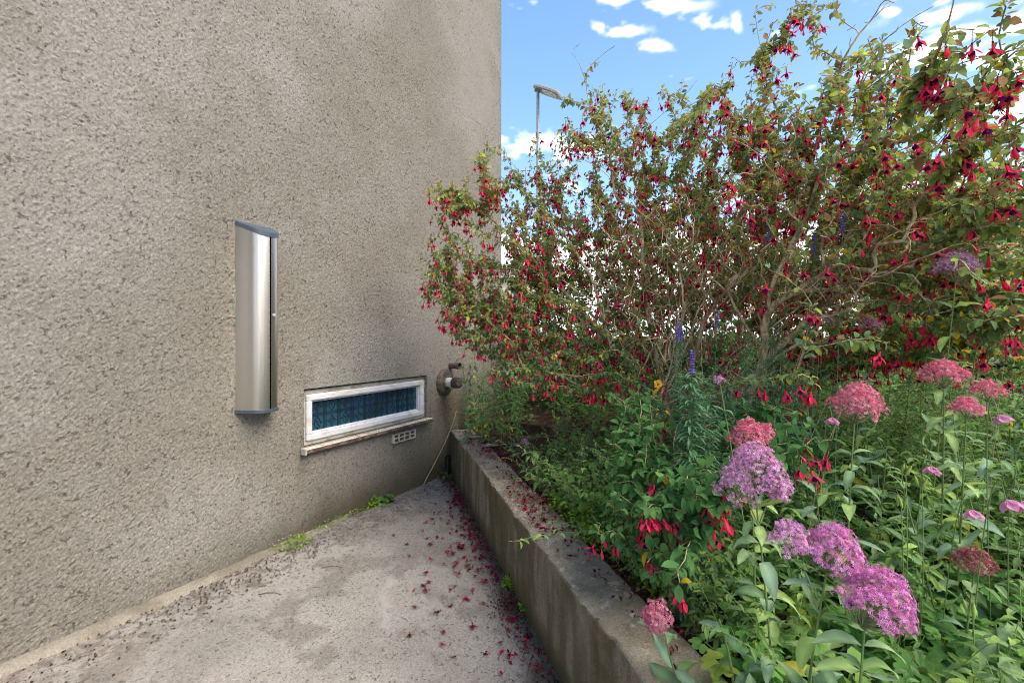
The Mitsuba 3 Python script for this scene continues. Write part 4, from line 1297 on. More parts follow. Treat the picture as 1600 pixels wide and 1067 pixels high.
# plants at the far end, by the corner and under the fuchsia
WEED_GREENS = [np.array(c) for c in ((0.11, 0.23, 0.07), (0.14, 0.27, 0.08), (0.09, 0.19, 0.065), (0.18, 0.31, 0.09))]
for (x, y, d, h, n_, sz, lab) in ((738, 688, 3.35, 0.50, 14, 0.13, 'leafy green plant standing at the corner of bed and house wall'), (722, 676, 3.55, 0.40, 10, 0.11, 'small weed leaning out beside the flue'),
                                  (728, 668, 3.6, 0.66, 14, 0.10, 'tall thin weed whose leaves hang before the flue'), (925, 835, 2.05, 0.17, 6, 0.08, 'small pale weed in the chickweed on the wall top'), (862, 838, 2.2, 0.07, 5, 0.08, 'flat little weed hanging over the wall edge'),
                                  (845, 775, 2.75, 0.30, 10, 0.11, 'pale green weed spilling over the far wall top'), (885, 805, 2.35, 0.20, 9, 0.10, 'yellowing weed on the wall top edge')):
    b = hit_bed(x, y)
    b[:2] += RN * max(0.0, 0.225 - (b[:2] - R0) @ RN)
    b = on_bed(b, -0.01)
    k = numbered('corner_plant')
    herb(k, b, b + [rng.uniform(-0.05, 0.05), -0.03, h], n_, size=sz, greens=WEED_GREENS, rise=0.35, yellow=0.15, taper=0.4)
    tag(k, lab, 'plant')
for i in range(38):
    x, d = rng.uniform(728, 985), rng.uniform(3.15, 4.3)
    p = on_bed(P(x, 640, d), -0.01)
    if (p[:2] - A0) @ WN < 0.10:
        continue
    h = rng.uniform(0.45, 0.82)
    k = numbered('tall_weed')
    herb(k, p, p + [rng.normal(0, 0.06), rng.normal(0, 0.06), h], int(rng.integers(9, 12)), size=rng.uniform(0.08, 0.11), greens=WEED_GREENS, rise=0.3, taper=0.4, first=0.1)
    tag(k, 'tall dark green weed growing in the shade under the fuchsia', 'weed', 'tall weeds in the shade at the far end of the bed')

# purple toadflax: dense narrow leaves, some with a flower spike
NEEDLE = leaf(0.11, 3, 0.3, 0.5, 'strap')
SPUR = (np.array([[0, 0, 0], [0.5, 0.45, 0.2], [0, 0.62, 0.35], [-0.5, 0.45, 0.2], [0.32, 0.9, -0.1], [-0.32, 0.9, -0.1], [0, 0.35, -0.6]]), np.array([[0, 1, 2], [0, 2, 3], [1, 4, 2], [2, 5, 3], [2, 4, 5], [0, 6, 1], [0, 3, 6]]))


def toadflax(x, y, depth, label, flowers=True, tall=None, group=None, dense=34, size=0.042, shift=(0.0, 0.0)):
    top = P(x, y, depth)
    base = on_bed(top + [shift[0] + rng.normal(0, 0.02), shift[1], 0], -0.01)
    key = numbered('toadflax')
    line = stem_line(base, top, rng.uniform(-0.02, 0.02), 0.008)
    v, f = tube(line[::3], np.linspace(0.0022, 0.001, len(line[::3])), 5)
    put(key + '__stem', ply((v, f), 'plain_colour', smooth=True, color=np.tile([0.12, 0.19, 0.10], (len(v), 1))))
    spike = 0.07 if flowers else 0.0
    length = np.linalg.norm(top - base)
    n_ = int(dense * length / 0.1)
    s = np.sort(rng.random(n_)) * (1 - spike / length) * 0.97 + 0.03
    i = np.clip((s * (len(line) - 1)).astype(int), 0, len(line) - 2)
    ax = unit(line[i + 1] - line[i])
    a = rng.random(n_) * 6.283
    out = np.stack([np.cos(a), np.sin(a), 0 * a], -1)
    d = unit(out + ax * rng.uniform(0.1, 1.0, (n_, 1)))
    ln = size * rng.uniform(0.7, 1.15, n_) * np.clip((1.08 - s) * 5, 0.35, 1)
    col = np.array([0.17, 0.345, 0.20]) * np.exp(rng.normal(0, 0.18, (n_, 1)))
    q = scatter(NEEDLE, frame(d, ax + 0 * d), line[i], ln, col)
    put(key + '__foliage', ply(q[:2], 'leaf_matter', color=q[2]))
    labels[key + '__foliage'] = {'kind': 'stuff'}
    if flowers:
        n_ = 46
        s = 1 - spike / length * rng.random(n_) ** 0.8
        i = np.clip((s * (len(line) - 1)).astype(int), 0, len(line) - 2)
        a = rng.random(n_) * 6.283
        d = unit(np.stack([np.cos(a), np.sin(a), 0.5 + 0 * a], -1))
        q = scatter(SPUR, frame(d, np.tile([0, 0, 1.0], (n_, 1))), line[i] + d * 0.002, 0.009 * rng.uniform(0.6, 1.1, n_), np.array([0.26, 0.19, 0.62]) * np.exp(rng.normal(0, 0.2, (n_, 1))))
        put(key + '__flower_spike', ply(q[:2], 'petal_matter', color=q[2]))
    tag(key, label, 'flower plant', group)


toadflax(1082, 546, 1.38, 'feathery toadflax with a purple spike in front of the trunks', dense=80, size=0.062)
toadflax(1060, 503, 1.75, 'toadflax with a purple spike at the left of the group')
toadflax(1121, 484, 1.8, 'toadflax with a small purple spike beside the thick stub')
toadflax(1064, 508, 1.9, 'second toadflax close behind the left purple spike')
toadflax(1318, 330, 1.55, 'very tall toadflax whose purple spike shows among red flowers', dense=16)
toadflax(1272, 366, 1.7, 'tall toadflax with a purple spike left of the tallest one', dense=16)
toadflax(1200, 355, 1.9, 'tall thin toadflax whose faint purple spike shows in mid bush', dense=14)
ORDER_T = ('first', 'second', 'third', 'fourth', 'fifth', 'sixth', 'seventh', 'eighth', 'ninth', 'tenth', 'last')
LEAFY = ((1165, 505, 1.7), (1207, 495, 1.75), (1135, 570, 1.55), (1110, 585, 1.45), (1186, 560, 1.6), (1223, 545, 1.65), (1100, 625, 1.4), (1150, 600, 1.6), (1082, 590, 1.6), (1240, 580, 1.6), (1060, 600, 1.7))
for (x, y, d) in LEAFY:
    toadflax(x, y, d, f'leafy toadflax stem without flowers in mid bed, {ORDER_T[sorted(LEAFY).index((x, y, d))]} from the left', False, group='leafy toadflax stems', dense=62, size=0.052)

# columbine: round lobed leaves in threes, pink nodding bells and green pods
LOBED = lobed_leaf()


def trefoil(r):
    parts = []
    for a, l_, q in ((0.0, 1.0, 0.0), (1.35, 0.9, 0.15), (-1.35, 0.9, 0.15)):
        d = np.array([math.sin(a), math.cos(a), -0.05 + r.normal(0, 0.12)])
        m = frame(d, np.array([r.normal(0, 0.22), r.normal(0, 0.22), 1.0]))
        parts.append(scatter(LOBED, m, (unit(d) * 0.16)[None], [l_ * 0.84]))
    return join([p[:2] for p in parts])


TREFOILS = {f'trefoil{i}': trefoil(np.random.default_rng(40 + i)) for i in range(5)}
COLUMBINE_GREENS = [np.array(c) for c in ((0.16, 0.36, 0.10), (0.19, 0.41, 0.12), (0.13, 0.31, 0.09), (0.24, 0.45, 0.16), (0.34, 0.46, 0.10))]


def columbine(x, y, d, label, n_leaves=11, group=None, spread=0.13, size=0.042, lift=0.16):
    b = on_bed(P(x, y, d), -0.01)
    key = numbered('columbine')
    stalks = []
    for k in range(n_leaves):
        a = k * 2.4 + rng.uniform(-0.4, 0.4)
        rr = spread * math.sqrt((k + 0.7) / n_leaves)
        e = b + [rr * math.cos(a), rr * math.sin(a), lift * rng.uniform(0.6, 1.1) - 0.25 * rr]
        v, f = tube([b, b * 0.5 + e * 0.5 + [0, 0, 0.03], e], [0.0014, 0.0012, 0.001], 4, False)
        stalks.append((v, f))
        nm = f'trefoil{int(rng.integers(5))}'
        c = COLUMBINE_GREENS[int(rng.choice(5, p=[.3, .26, .24, .14, .06]))]
        dirn = np.array([math.cos(a) + rng.normal(0, 0.3), math.sin(a) + rng.normal(0, 0.3), rng.normal(-0.05, 0.2)])
        put(numbered(key + '__leaf'), leaf_ply(nm, TREFOILS[nm], c), mat4(frame(dirn, [rng.normal(0, 0.2), rng.normal(-0.15, 0.2), 1.0])[0], e, size * rng.uniform(0.75, 1.2)))
    v, f = join(stalks)
    put(key + '__stalks', ply((v, f), 'plain_colour', smooth=True, color=np.tile([0.16, 0.22, 0.08], (len(v), 1))))
    tag(key, label, 'plant', group)


ORDER = ('first', 'second', 'third', 'fourth', 'fifth', 'sixth', 'seventh', 'eighth', 'ninth', 'tenth', 'eleventh', 'twelfth')
spots = [(1420, 1010), (1500, 1000), (1580, 990), (1350, 1050), (1460, 1060), (1550, 1060), (1610, 1040), (1440, 930), (1520, 930), (1590, 930), (1460, 860), (1540, 850), (1400, 850), (1250, 1060), (1210, 900), (1330, 780), (1420, 790), (1500, 780), (1590, 800), (1290, 880), (1180, 1050), (1300, 990), (1380, 990)]
for (x, y) in spots:
    p = hit_bed(x, y, 0.10)
    band = ('on the bottom edge', 'low in the bed', 'halfway up the near bed', 'at the back of the near bed')[int(y < 1030) + int(y < 960) + int(y < 840)]
    row = sorted([q for q in spots if (int(q[1] < 1030) + int(q[1] < 960) + int(q[1] < 840)) == (int(y < 1030) + int(y < 960) + int(y < 840))], reverse=True)
    columbine(x, y, p[1], f'columbine clump of round leaves {band}, {ORDER[row.index((x, y))]} from the right', group='columbine clumps', n_leaves=14 if y > 900 else 11, size=0.047)

BELL = leaf(0.62, 4, 0.45, -0.25, 'round')


def bell_flower(x, y, depth, label, faded=False):
    o = P(x, y, depth)
    base = on_bed(o + [rng.normal(0, 0.03), 0.05, 0], 0)
    key = numbered('columbine_flower')
    line = resample([base, base * 0.4 + o * 0.6 + [0, 0.02, 0.03], o + [0, 0.005, 0.02], o], 0.03)
    v, f = tube(line, 0.0011, 5)
    put(key + '__stem', ply((v, f), 'plain_colour', smooth=True, color=np.tile([0.17, 0.25, 0.10], (len(v), 1))))
    for k in range(5):
        a = k * 2 * np.pi / 5 + 0.3
        for el, ln, cc in ((0.62, 0.028, np.array([0.74, 0.38, 0.58])), (0.32, 0.022, np.array([0.80, 0.48, 0.66]))):
            a2 = a + (0.6 if el < 0.5 else 0)
            d = np.array([math.cos(a2) * math.sin(el), math.sin(a2) * math.sin(el) - 0.45, -math.cos(el)]) + [0.4 * math.sin(depth * 90), 0, 0]
            nrm = np.array([math.cos(a2), math.sin(a2), 0.4])
            q = scatter(BELL, frame(d, nrm), o[None], [ln])
            put(numbered(key + '__petal'), ply(q[:2], 'petal_matter', smooth=True, color=np.tile(cc * rng.uniform(0.85, 1.1), (len(q[0]), 1))))
    tag(key, label, 'flower')


bell_flower(1560, 648, 1.0, 'pink columbine bell at the right edge beside the coral heads')
bell_flower(1572, 780, 0.85, 'left of two pink columbine bells at the right edge')
bell_flower(1596, 782, 0.85, 'right of two pink columbine bells at the right edge')
bell_flower(1520, 796, 0.95, 'pink columbine bell left of the pair at the right edge')
bell_flower(1456, 728, 1.1, 'small pink columbine bell in the middle of the right bed')
bell_flower(1300, 652, 1.3, 'small faded columbine bell below the broad coral head')
POD = lathe([(0.0004, -0.004), (0.002, 0.0), (0.0034, 0.006), (0.0028, 0.015), (0.0006, 0.022), (0.0001, 0.028)], 6)
for (x, y, d, lab) in ((1415, 740, 1.0, 'tall green columbine seed pods left of the small pink bell'), (1440, 760, 1.0, 'green columbine seed pods under the small pink bell'), (1520, 960, 0.8, 'green columbine seed pods low at the right'), (1408, 790, 1.0, 'pointed columbine seed pod beside the shoots')):
    o = P(x, y, d)
    key = numbered('seed_stalk')
    b = on_bed(o + [0.02, 0.04, 0])
    v, f = tube(resample([b, b * 0.5 + o * 0.5 + [0.01, 0, 0], o], 0.03), 0.001, 5)
    put(key + '__stem', ply((v, f), 'plain_colour', smooth=True, color=np.tile([0.19, 0.27, 0.10], (len(v), 1))))
    for k in range(3):
        m = tilt(rng.normal(0, 0.2), rng.normal(0, 0.2))
        q = (POD[0] @ m.T + o + [0.006 * math.cos(k * 2.1), 0.006 * math.sin(k * 2.1), 0], POD[1])
        put(numbered(key + '__pod'), ply(q, 'plain_colour', smooth=True, color=np.tile([0.25, 0.36, 0.09], (len(q[0]), 1))))
    tag(key, lab, 'seed head')

# a yellow poppy
o = P(1028, 600, 1.75)
b = on_bed(o + [0.02, 0.05, 0])
v, f = tube(resample([b, b * 0.5 + o * 0.5 + [0.02, 0, 0], o], 0.03), 0.0012, 5)
put('yellow_flower__stem', ply((v, f), 'plain_colour', smooth=True, color=np.tile([0.15, 0.2, 0.08], (len(v), 1))))
ROUND = leaf(1.0, 4, 0.25, 0.2, 'round')
for k in range(5):
    a = k * 2 * np.pi / 5
    d = np.array([math.cos(a), -0.25, math.sin(a)])
    q = scatter(ROUND, frame(d, [0.1, -1, 0.3]), o[None], [0.019])
    put(numbered('yellow_flower__petal'), ply(q[:2], 'petal_matter', smooth=True, color=np.tile([0.72, 0.48, 0.05], (len(q[0]), 1))))
v, f = lathe([(0.0, 0.004), (0.004, 0.003), (0.005, 0.0)], 8)
put('yellow_flower__centre', ply((np.stack([v[:, 0], -v[:, 2] - 0.001, v[:, 1]], -1) + o, f), 'plain_colour', color=np.tile([0.20, 0.08, 0.02], (len(v), 1))))
tag('yellow_flower', 'single open yellow flower with dark centre before the trunks', 'flower')

# ------------------------------------------------------------------ the low young fuchsia at the wall
rt = on_bed(P(1050, 900, 1.45), -0.02)
sk2 = Skeleton(rt)
sk2.limb(px_line((1040, 830, 1.5), (1020, 760, 1.55), (985, 700, 1.65)))
sk2.limb(px_line((1060, 820, 1.5), (1075, 740, 1.5), (1110, 680, 1.5)))
sk2.limb(px_line((1030, 840, 1.45), (1000, 800, 1.4), (965, 770, 1.42)))
sk2.limb(px_line((1050, 880, 1.35), (1030, 870, 1.28), (1010, 880, 1.22)))
more2 = [P(x, y, d) for x, y, d in ((985, 765, 1.35), (990, 772, 1.33), (998, 775, 1.34), (1005, 768, 1.36), (1030, 765, 1.36), (1032, 780, 1.35), (1050, 775, 1.36), (1048, 790, 1.35), (1028, 728, 1.45), (1060, 690, 1.5), (1110, 735, 1.25), (1118, 728, 1.25),
                                              (1105, 730, 1.25), (1087, 722, 1.3), (1030, 872, 1.15), (940, 808, 1.5), (935, 812, 1.5), (1095, 755, 1.25), (1102, 760, 1.25), (1210, 690, 1.2), (1230, 672, 1.2), (1250, 680, 1.2))]
more2 = [p_ - np.array([0, 0.10, 0]) + rng.normal(0, 0.012, 3) for p_ in more2 for _ in range(2)]
t2 = np.vstack([more2, lobe_points([(985, 700, 1.62, 50, 50, .2, 50), (1040, 745, 1.5, 85, 65, .22, 120), (1030, 850, 1.35, 60, 55, .15, 60), (1120, 730, 1.5, 60, 40, .2, 50), (1085, 790, 1.24, 55, 60, .1, 50), (1000, 790, 1.42, 60, 40, .15, 50), (1000, 640, 1.75, 60, 40, .2, 30), (1180, 650, 1.5, 70, 50, .2, 40)])])
sk2.grow(t2, balance=0.3)
ch2 = sk2.finish(0.0011, 2.4, 0.012)
tag('fuchsia_bush_001', 'low young fuchsia with fresh green leaves growing beside the wall top', 'bush')


def young_colours(p):
    base = np.tile([0.13, 0.30, 0.10], (len(p), 1))
    r = rng.random(len(p))
    base[r < 0.25] = [0.14, 0.30, 0.095]
    base[r > 0.85] = [0.08, 0.19, 0.075]
    base[(r > 0.25) & (r < 0.27)] = [0.55, 0.42, 0.04]
    return base * np.exp(rng.normal(0, 0.15, (len(p), 1)))


dress_bush('fuchsia_bush_001', sk2, ch2, young_colours, 0.046, 290, 60, lambda p: 0.05, leaf_span=0.11, gap=0.028, branch_r=0.004, more_flowers=more2)

# ------------------------------------------------------------------ low growth, litter, stones
def carpet(key, points, size, greens, bsdf='leaf_matter', template=None, up=0.5, lift=(0.0, 0.05), spread=0.22):
    n_ = len(points)
    pts = np.array(points) + np.stack([0 * np.arange(n_), 0 * np.arange(n_), rng.uniform(lift[0], lift[1], n_)], -1)
    d = unit(np.stack([rng.normal(0, 1, n_), rng.normal(0, 1, n_), rng.normal(0, up * 0.6, n_)], -1))
    col = np.array(greens)[rng.integers(0, len(greens), n_)] * np.exp(rng.normal(0, spread, (n_, 1)))
    a = scatter(template or LOW, frame(d, np.stack([rng.normal(0, up, n_), rng.normal(0, up, n_), np.ones(n_)], -1)), pts, size * rng.uniform(0.6, 1.3, n_), col)
    put(key, ply(a[:2], bsdf, color=a[2]))


LOW = leaf(0.75, 3, 0.25, 0.3, 'ovate')
OVAL = leaf(0.5, 2, 0.3, 0.5, 'ovate')
us, ss = rng.uniform(-3.4, 1.1, 16000), 0.25 + 3.6 * rng.random(16000) ** 1.25
xy = R0 + us[:, None] * RD + ss[:, None] * RN
keep = rng.random(16000) < np.where((us < -1.25) & (ss < 0.95), 0.05, np.clip(1.25 - 0.55 * np.clip(-us - 0.4, 0, 2) * (ss < 1.0), 0.12, 1))
xy = xy[keep]
carpet('ground_cover', np.column_stack([xy, bed_height(xy[:, 0], xy[:, 1])]), 0.040, [(0.16, 0.32, 0.09), (0.20, 0.37, 0.10), (0.12, 0.25, 0.08)], lift=(0.0, 0.20))
tag('ground_cover', 'mixed low green growth covering the soil of the bed', 'ground cover', kind='stuff')
BRIGHT = [(0.24, 0.40, 0.05), (0.29, 0.45, 0.06), (0.18, 0.33, 0.045)]


def patch(x, y, rx, ry, n_, h=0.0):
    out = []
    for _ in range(n_):
        a, r_ = rng.uniform(0, 6.28), rng.random() ** 0.6
        p = hit_bed(x + rx * r_ * math.cos(a), y + ry * r_ * math.sin(a), h)
        out.append(on_bed(p))
    return np.array(out)


carpet('chickweed', np.vstack([patch(905, 805, 48, 26, 1000), patch(930, 850, 42, 24, 500)]), 0.016, BRIGHT, lift=(0.0, 0.09))
tag('chickweed', 'bright yellow green chickweed cushion on the wall top edge', 'ground cover', kind='stuff')
carpet('chickweed_001', np.vstack([patch(1080, 885, 70, 40, 800), patch(1050, 930, 50, 25, 260), patch(1150, 880, 40, 30, 300)]), 0.015, BRIGHT, lift=(0.0, 0.08))
tag('chickweed_001', 'bright yellow green chickweed behind the foreground shoots', 'ground cover', kind='stuff')

# fine tangled herbs between the taller plants: thin curved stems with small leaves
tl_, ts_ = [], []
for i in range(900):
    u_, s_ = rng.uniform(-1.15, 1.05), 0.24 + 2.0 * rng.random() ** 1.3
    xy_ = R0 + u_ * RD + s_ * RN
    if xy_[1] < 0.55:
        continue
    b_ = np.array([xy_[0], xy_[1], float(bed_height(*xy_))])
    e_ = b_ + [rng.normal(0, 0.13), rng.normal(-0.03, 0.13), rng.uniform(0.10, 0.36) * (1.0 + 0.6 * min(1.0, max(0.0, s_ - 0.6)))]
    line_ = resample([b_, b_ * 0.45 + e_ * 0.55 + [0, 0, 0.05], e_], 0.022)
    ts_.append(tube(line_[::2], 0.0008, 3, False))
    m_ = len(line_)
    for rep_ in (0, 1):
        a_ = rng.random(m_) * 6.283
        tl_.append(np.column_stack([line_, np.cos(a_), np.sin(a_), rng.uniform(-0.3, 0.6, m_), np.full(m_, rng.integers(4))]))
tl_ = np.vstack(tl_)
cols_ = np.array([(0.20, 0.36, 0.10), (0.27, 0.42, 0.12), (0.17, 0.31, 0.11), (0.25, 0.38, 0.17)])[tl_[:, 6].astype(int)] * np.exp(rng.normal(0, 0.18, (len(tl_), 1)))
q_ = scatter(leaf(0.30, 3, 0.35, 0.5, 'lance'), frame(tl_[:, 3:6], np.tile([0, 0, 1.0], (len(tl_), 1)) + rng.normal(0, 0.35, (len(tl_), 3))), tl_[:, :3], rng.uniform(0.018, 0.045, len(tl_)), cols_)
w_ = join(ts_)
put('tangled_herbs__foliage', ply(q_[:2], 'leaf_matter', color=q_[2]))
put('tangled_herbs__stems', ply(w_, 'plain_colour', smooth=True, color=np.tile([0.26, 0.36, 0.14], (len(w_[0]), 1))))
tag('tangled_herbs', 'tangle of fine bright green herbs between the taller plants of the bed', 'herbs', kind='stuff')
labels['tangled_herbs__foliage'] = {'kind': 'stuff'}
labels['tangled_herbs__stems'] = {'kind': 'stuff'}

# leaf litter on the soil and the wall top
us, ss = rng.uniform(-2.5, 0.9, 5200), 0.10 + 1.3 * rng.random(5200) ** 1.6
xy = R0 + us[:, None] * RD + ss[:, None] * RN
zz = np.where(ss < THICK + 0.01, TOP + 0.004, bed_height(xy[:, 0], xy[:, 1]))
k = (ss > THICK) | (rng.random(5200) < 0.3)
carpet('leaf_litter', np.column_stack([xy, zz])[k], 0.020, [(0.12, 0.07, 0.04), (0.16, 0.02, 0.035), (0.10, 0.012, 0.03), (0.20, 0.14, 0.09), (0.07, 0.045, 0.03), (0.22, 0.05, 0.05)], 'plain_colour', OVAL, up=0.35, lift=(0.003, 0.02), spread=0.35)
tag('leaf_litter', 'dry brown leaves and dark red petals littering the bed soil', 'litter', kind='stuff')
FLECK = (np.array([[-0.5, -0.3, 0], [0.5, -0.35, 0.05], [0.35, 0.4, 0.0], [-0.4, 0.35, 0.08], [0, 0, 0.45]]), np.array([[0, 1, 4], [1, 2, 4], [2, 3, 4], [3, 0, 4]]))
tt = np.concatenate([rng.normal(0.9, 0.4, 700), rng.uniform(-0.2, 2.6, 260)])
ww = np.abs(rng.normal(0.10, 0.11, len(tt))) + 0.045
a_ = A0 + tt[:, None] * WD + ww[:, None] * WN
uu = rng.uniform(-2.4, 0.3, 900)
b_ = R0 + uu[:, None] * RD - (0.008 + np.abs(rng.normal(0, 0.045, 900)))[:, None] * RN
c_ = np.vstack([hit_path(x, y)[:2] for x, y in zip(rng.normal(810, 22, 420), rng.normal(945, 16, 420))])
ok = ((np.vstack([a_, b_, c_]) - R0) @ RN) < -0.006
crumb = np.vstack([a_, b_, c_])[ok]
carpet('soil_crumbs', np.column_stack([crumb, np.full(len(crumb), 0.003)]), 0.008, [(0.035, 0.028, 0.02), (0.06, 0.045, 0.03), (0.09, 0.07, 0.05), (0.05, 0.02, 0.015)], 'plain_colour', FLECK, up=0.1, lift=(0, 0.002), spread=0.3)
tag('soil_crumbs', 'dark crumbs of soil and debris along the path edges', 'debris', kind='stuff')

# drifts of crumpled petals along the foot of the retaining wall and on its top
uu = np.concatenate([rng.uniform(-2.5, 0.2, 420), rng.normal(-1.9, 0.35, 420), rng.normal(-0.65, 0.25, 260)])
so = np.concatenate([-0.012 - np.abs(rng.normal(0, 0.07, 420)), 0.03 + 0.3 * rng.random(420) ** 0.7, 0.04 + 0.2 * rng.random(260)])
xy = R0 + uu[:, None] * RD + so[:, None] * RN
zz = np.where(so < 0, 0.006, np.where(so < THICK, TOP + 0.008, bed_height(xy[:, 0], xy[:, 1]) + 0.01))
k = ((xy - A0) @ WN > 0.05) & (uu < 0.35)
carpet('petal_drift', np.column_stack([xy, zz])[k], 0.019, [(0.30, 0.012, 0.045), (0.20, 0.010, 0.05), (0.38, 0.03, 0.06), (0.12, 0.012, 0.05), (0.26, 0.09, 0.07)], 'petal_matter', OVAL, up=0.35, lift=(0.0, 0.006), spread=0.3)
tag('petal_drift', 'crumpled dark crimson petals drifted along the retaining wall foot and top', 'litter', kind='stuff')

# stones near the corner
def rock(seed, size):
    r = np.random.default_rng(seed)
    m = trimesh.convex.convex_hull(r.normal(0, 1, (16, 3)) * np.array([1.0, 0.75, 0.55]))
    m = m.subdivide().subdivide()
    v = np.array(m.vertices)
    v = v / np.abs(v).max() * np.array(size) / 2 * (1 + 0.10 * (meshkit.fbm(v * 2.2, 3, seed) - 0.5)[:, None])
    return v, np.array(m.faces)


for (x, y, d, sz, lab) in ((768, 690, 3.42, (0.13, 0.08, 0.07), 'pale grey stone, right one of the pair by the corner'), (738, 668, 3.7, (0.16, 0.09, 0.075), 'larger brownish stone, left one of the pair by the corner'),
                           (806, 668, 3.5, (0.14, 0.08, 0.05), 'flat brown stone behind the pale grey one'), (785, 700, 3.2, (0.05, 0.04, 0.03), 'small pebble in front of the pale grey stone'),
                           (800, 694, 3.3, (0.06, 0.04, 0.035), 'small dark stone beside the pebble'), (1160, 1010, 1.0, (0.05, 0.035, 0.025), 'small stone below the foreground shoots')):
    p = on_bed(P(x, y, d), 0.2 * sz[2])
    v, f = rock(int(x), sz)
    k = numbered('stone')
    put(k, ply((v + p, f), 'rubble', smooth=40))
    tag(k, lab, 'stone')

# fallen flowers, each of its own
def fallen(seed):
    r = np.random.default_rng(seed)
    a, b = FLOWERS[int(r.integers(0, 7))]
    parts = [a] + ([b] if b else [])
    v = np.vstack([p[0] for p in parts])
    c = np.vstack([p[2] for p in parts])
    f = np.vstack([parts[0][1]] + [parts[1][1] + len(parts[0][0])] * (len(parts) > 1))
    v = v + [0, 0, 0.045]
    v = v * r.uniform([0.6, 0.6, 0.7], [1.1, 1.1, 1.0]) + 0.012 * (np.stack([meshkit.noise(v * 90 + k_ * 7.1, seed) for k_ in range(3)], -1) - 0.5)
    v = v @ tilt(np.pi / 2 + r.normal(0, 0.2), r.normal(0, 0.2)).T
    v[:, 2] = (v[:, 2] - v[:, 2].min()) * 0.45
    v[:, :2] -= v[:, :2].mean(0)
    d = r.uniform(0.22, 0.62)
    return ply((v, f), 'petal_matter', color=c * [d, d * 0.7, d * 1.1] * (0.55 + 0.45 * (seed % 3 > 0)) + ([0.02, 0.004, 0.008] if seed % 4 else [0.10, 0.045, 0.03]))


FALLEN = [fallen(60 + i) for i in range(12)]


def drop(p, label, group):
    k = numbered('fallen_flower')
    put(k, FALLEN[int(rng.integers(12))], mat4(tilt(rng.normal(0, 0.1), rng.normal(0, 0.1)) @ rot_z(rng.uniform(0, 6.28)), p, rng.uniform(0.7, 1.08)))
    tag(k, label, 'fallen flower', group)


n_fall = 0
while n_fall < 175:
    q = rng.random()
    if q < 0.5:
        x, y = rng.normal(728, 30), rng.normal(838, 42)
    elif q < 0.72:
        x, y = 705 + abs(rng.normal(0, 22)), rng.normal(775, 18)
    elif q < 0.9:
        x, y = rng.normal(820, 38), rng.normal(975, 60)
    else:
        x, y = rng.normal(690, 60), rng.normal(900, 75)
    if y < 752 or y > 1080:
        continue
    p = hit_path(x, y)
    if (p[:2] - R0) @ RN > -0.02 or (p[:2] - A0) @ WN < 0.08:
        continue
    drop(p + [0, 0, 0.004], 'fallen crimson fuchsia flower lying on the concrete path', 'fallen fuchsia flowers on the path')
    n_fall += 1
n_fall = 0
while n_fall < 150:
    u_ = rng.choice([rng.normal(-1.95, 0.28), rng.normal(-0.62, 0.2), rng.uniform(-2.0, 0.0)], p=[0.38, 0.30, 0.32])
    s_ = rng.uniform(0.04, 0.34)
    if u_ < -2.5 or u_ > 0.45:
        continue
    xy = R0 + u_ * RD + s_ * RN
    drop(np.array([xy[0], xy[1], (TOP if s_ < 0.19 else bed_height(*xy)) + 0.006]), 'fallen crimson fuchsia flower lying on the retaining wall top', 'fallen fuchsia flowers on the wall top')
    n_fall += 1

# small weeds on the path
def tuft(x, y, n_, r_, size, h, greens, label, template=None, category='weed'):
    p0 = hit_path(x, y)
    a, rr = rng.uniform(0, 6.28, n_), r_ * rng.random(n_) ** 0.5
    pts = p0 + np.stack([rr * np.cos(a), rr * np.sin(a), h * rng.random(n_) * (1 - 0.7 * rr / r_)], -1)
    off = (pts[:, :2] - A0) @ WN
    pts[:, :2] += np.where(off < 0.02, 0.02 - off, 0)[:, None] * WN
    off = (pts[:, :2] - R0) @ RN
    pts[:, :2] -= np.where(off > -0.01, off + 0.01, 0)[:, None] * RN
    key = numbered('path_weed')
    carpet(key + '__foliage', pts, size, greens, up=0.6, lift=(0.003, 0.006), template=template)
    labels[key + '__foliage'] = {'kind': 'stuff'}
    st = []
    for q in pts[:: max(1, n_ // 14)]:
        st.append(tube([p0 + [0, 0, 0.001], p0 * 0.5 + q * 0.5 + [0, 0, 0.004], q], 0.0008, 4, False))
    v, f = join(st)
    put(key + '__stems', ply((v, f), 'plain_colour', smooth=True, color=np.tile([0.16, 0.22, 0.06], (len(v), 1))))
    tag(key, label, category)


tuft(570, 790, 130, 0.075, 0.016, 0.10, BRIGHT, 'bright mossy weed at the wall foot below the window')
tuft(603, 786, 26, 0.07, 0.055, 0.09, WEED_GREENS, 'broad leaved weed beside the mossy one below the window', LANCE['broad'])
tuft(695, 748, 30, 0.06, 0.04, 0.06, [(0.2, 0.29, 0.06), (0.13, 0.22, 0.05)], 'pale weed in the corner where the two walls meet', LANCE['broad'])
tuft(797, 915, 160, 0.045, 0.012, 0.075, BRIGHT, 'bright green tuft at the foot of the retaining wall')
tuft(303, 905, 40, 0.03, 0.010, 0.04, BRIGHT, 'tiny green tuft at the foot of the house wall')
tuft(838, 945, 26, 0.04, 0.012, 0.03, BRIGHT, 'few small yellow green sprouts by the retaining wall')
tuft(462, 850, 150, 0.10, 0.014, 0.05, BRIGHT, 'creeping bright weed, widest patch along the house wall')
m_ = np.linspace(0, 1, 240)
t_ = 1.02 + 0.62 * m_ ** 1.0 + rng.normal(0, 0.015, 240)
xy = A0 + t_[:, None] * WD + (0.02 + np.abs(rng.normal(0, 0.014, 240)))[:, None] * WN
carpet('creeping_weed', np.column_stack([xy, np.full(240, 0.02)])[rng.random(240) < 0.35 + 0.6 * m_], 0.012, BRIGHT, lift=(0, 0.03))
tag('creeping_weed', 'thin line of creeping weed growing in the joint at the house wall', 'weed', kind='stuff')
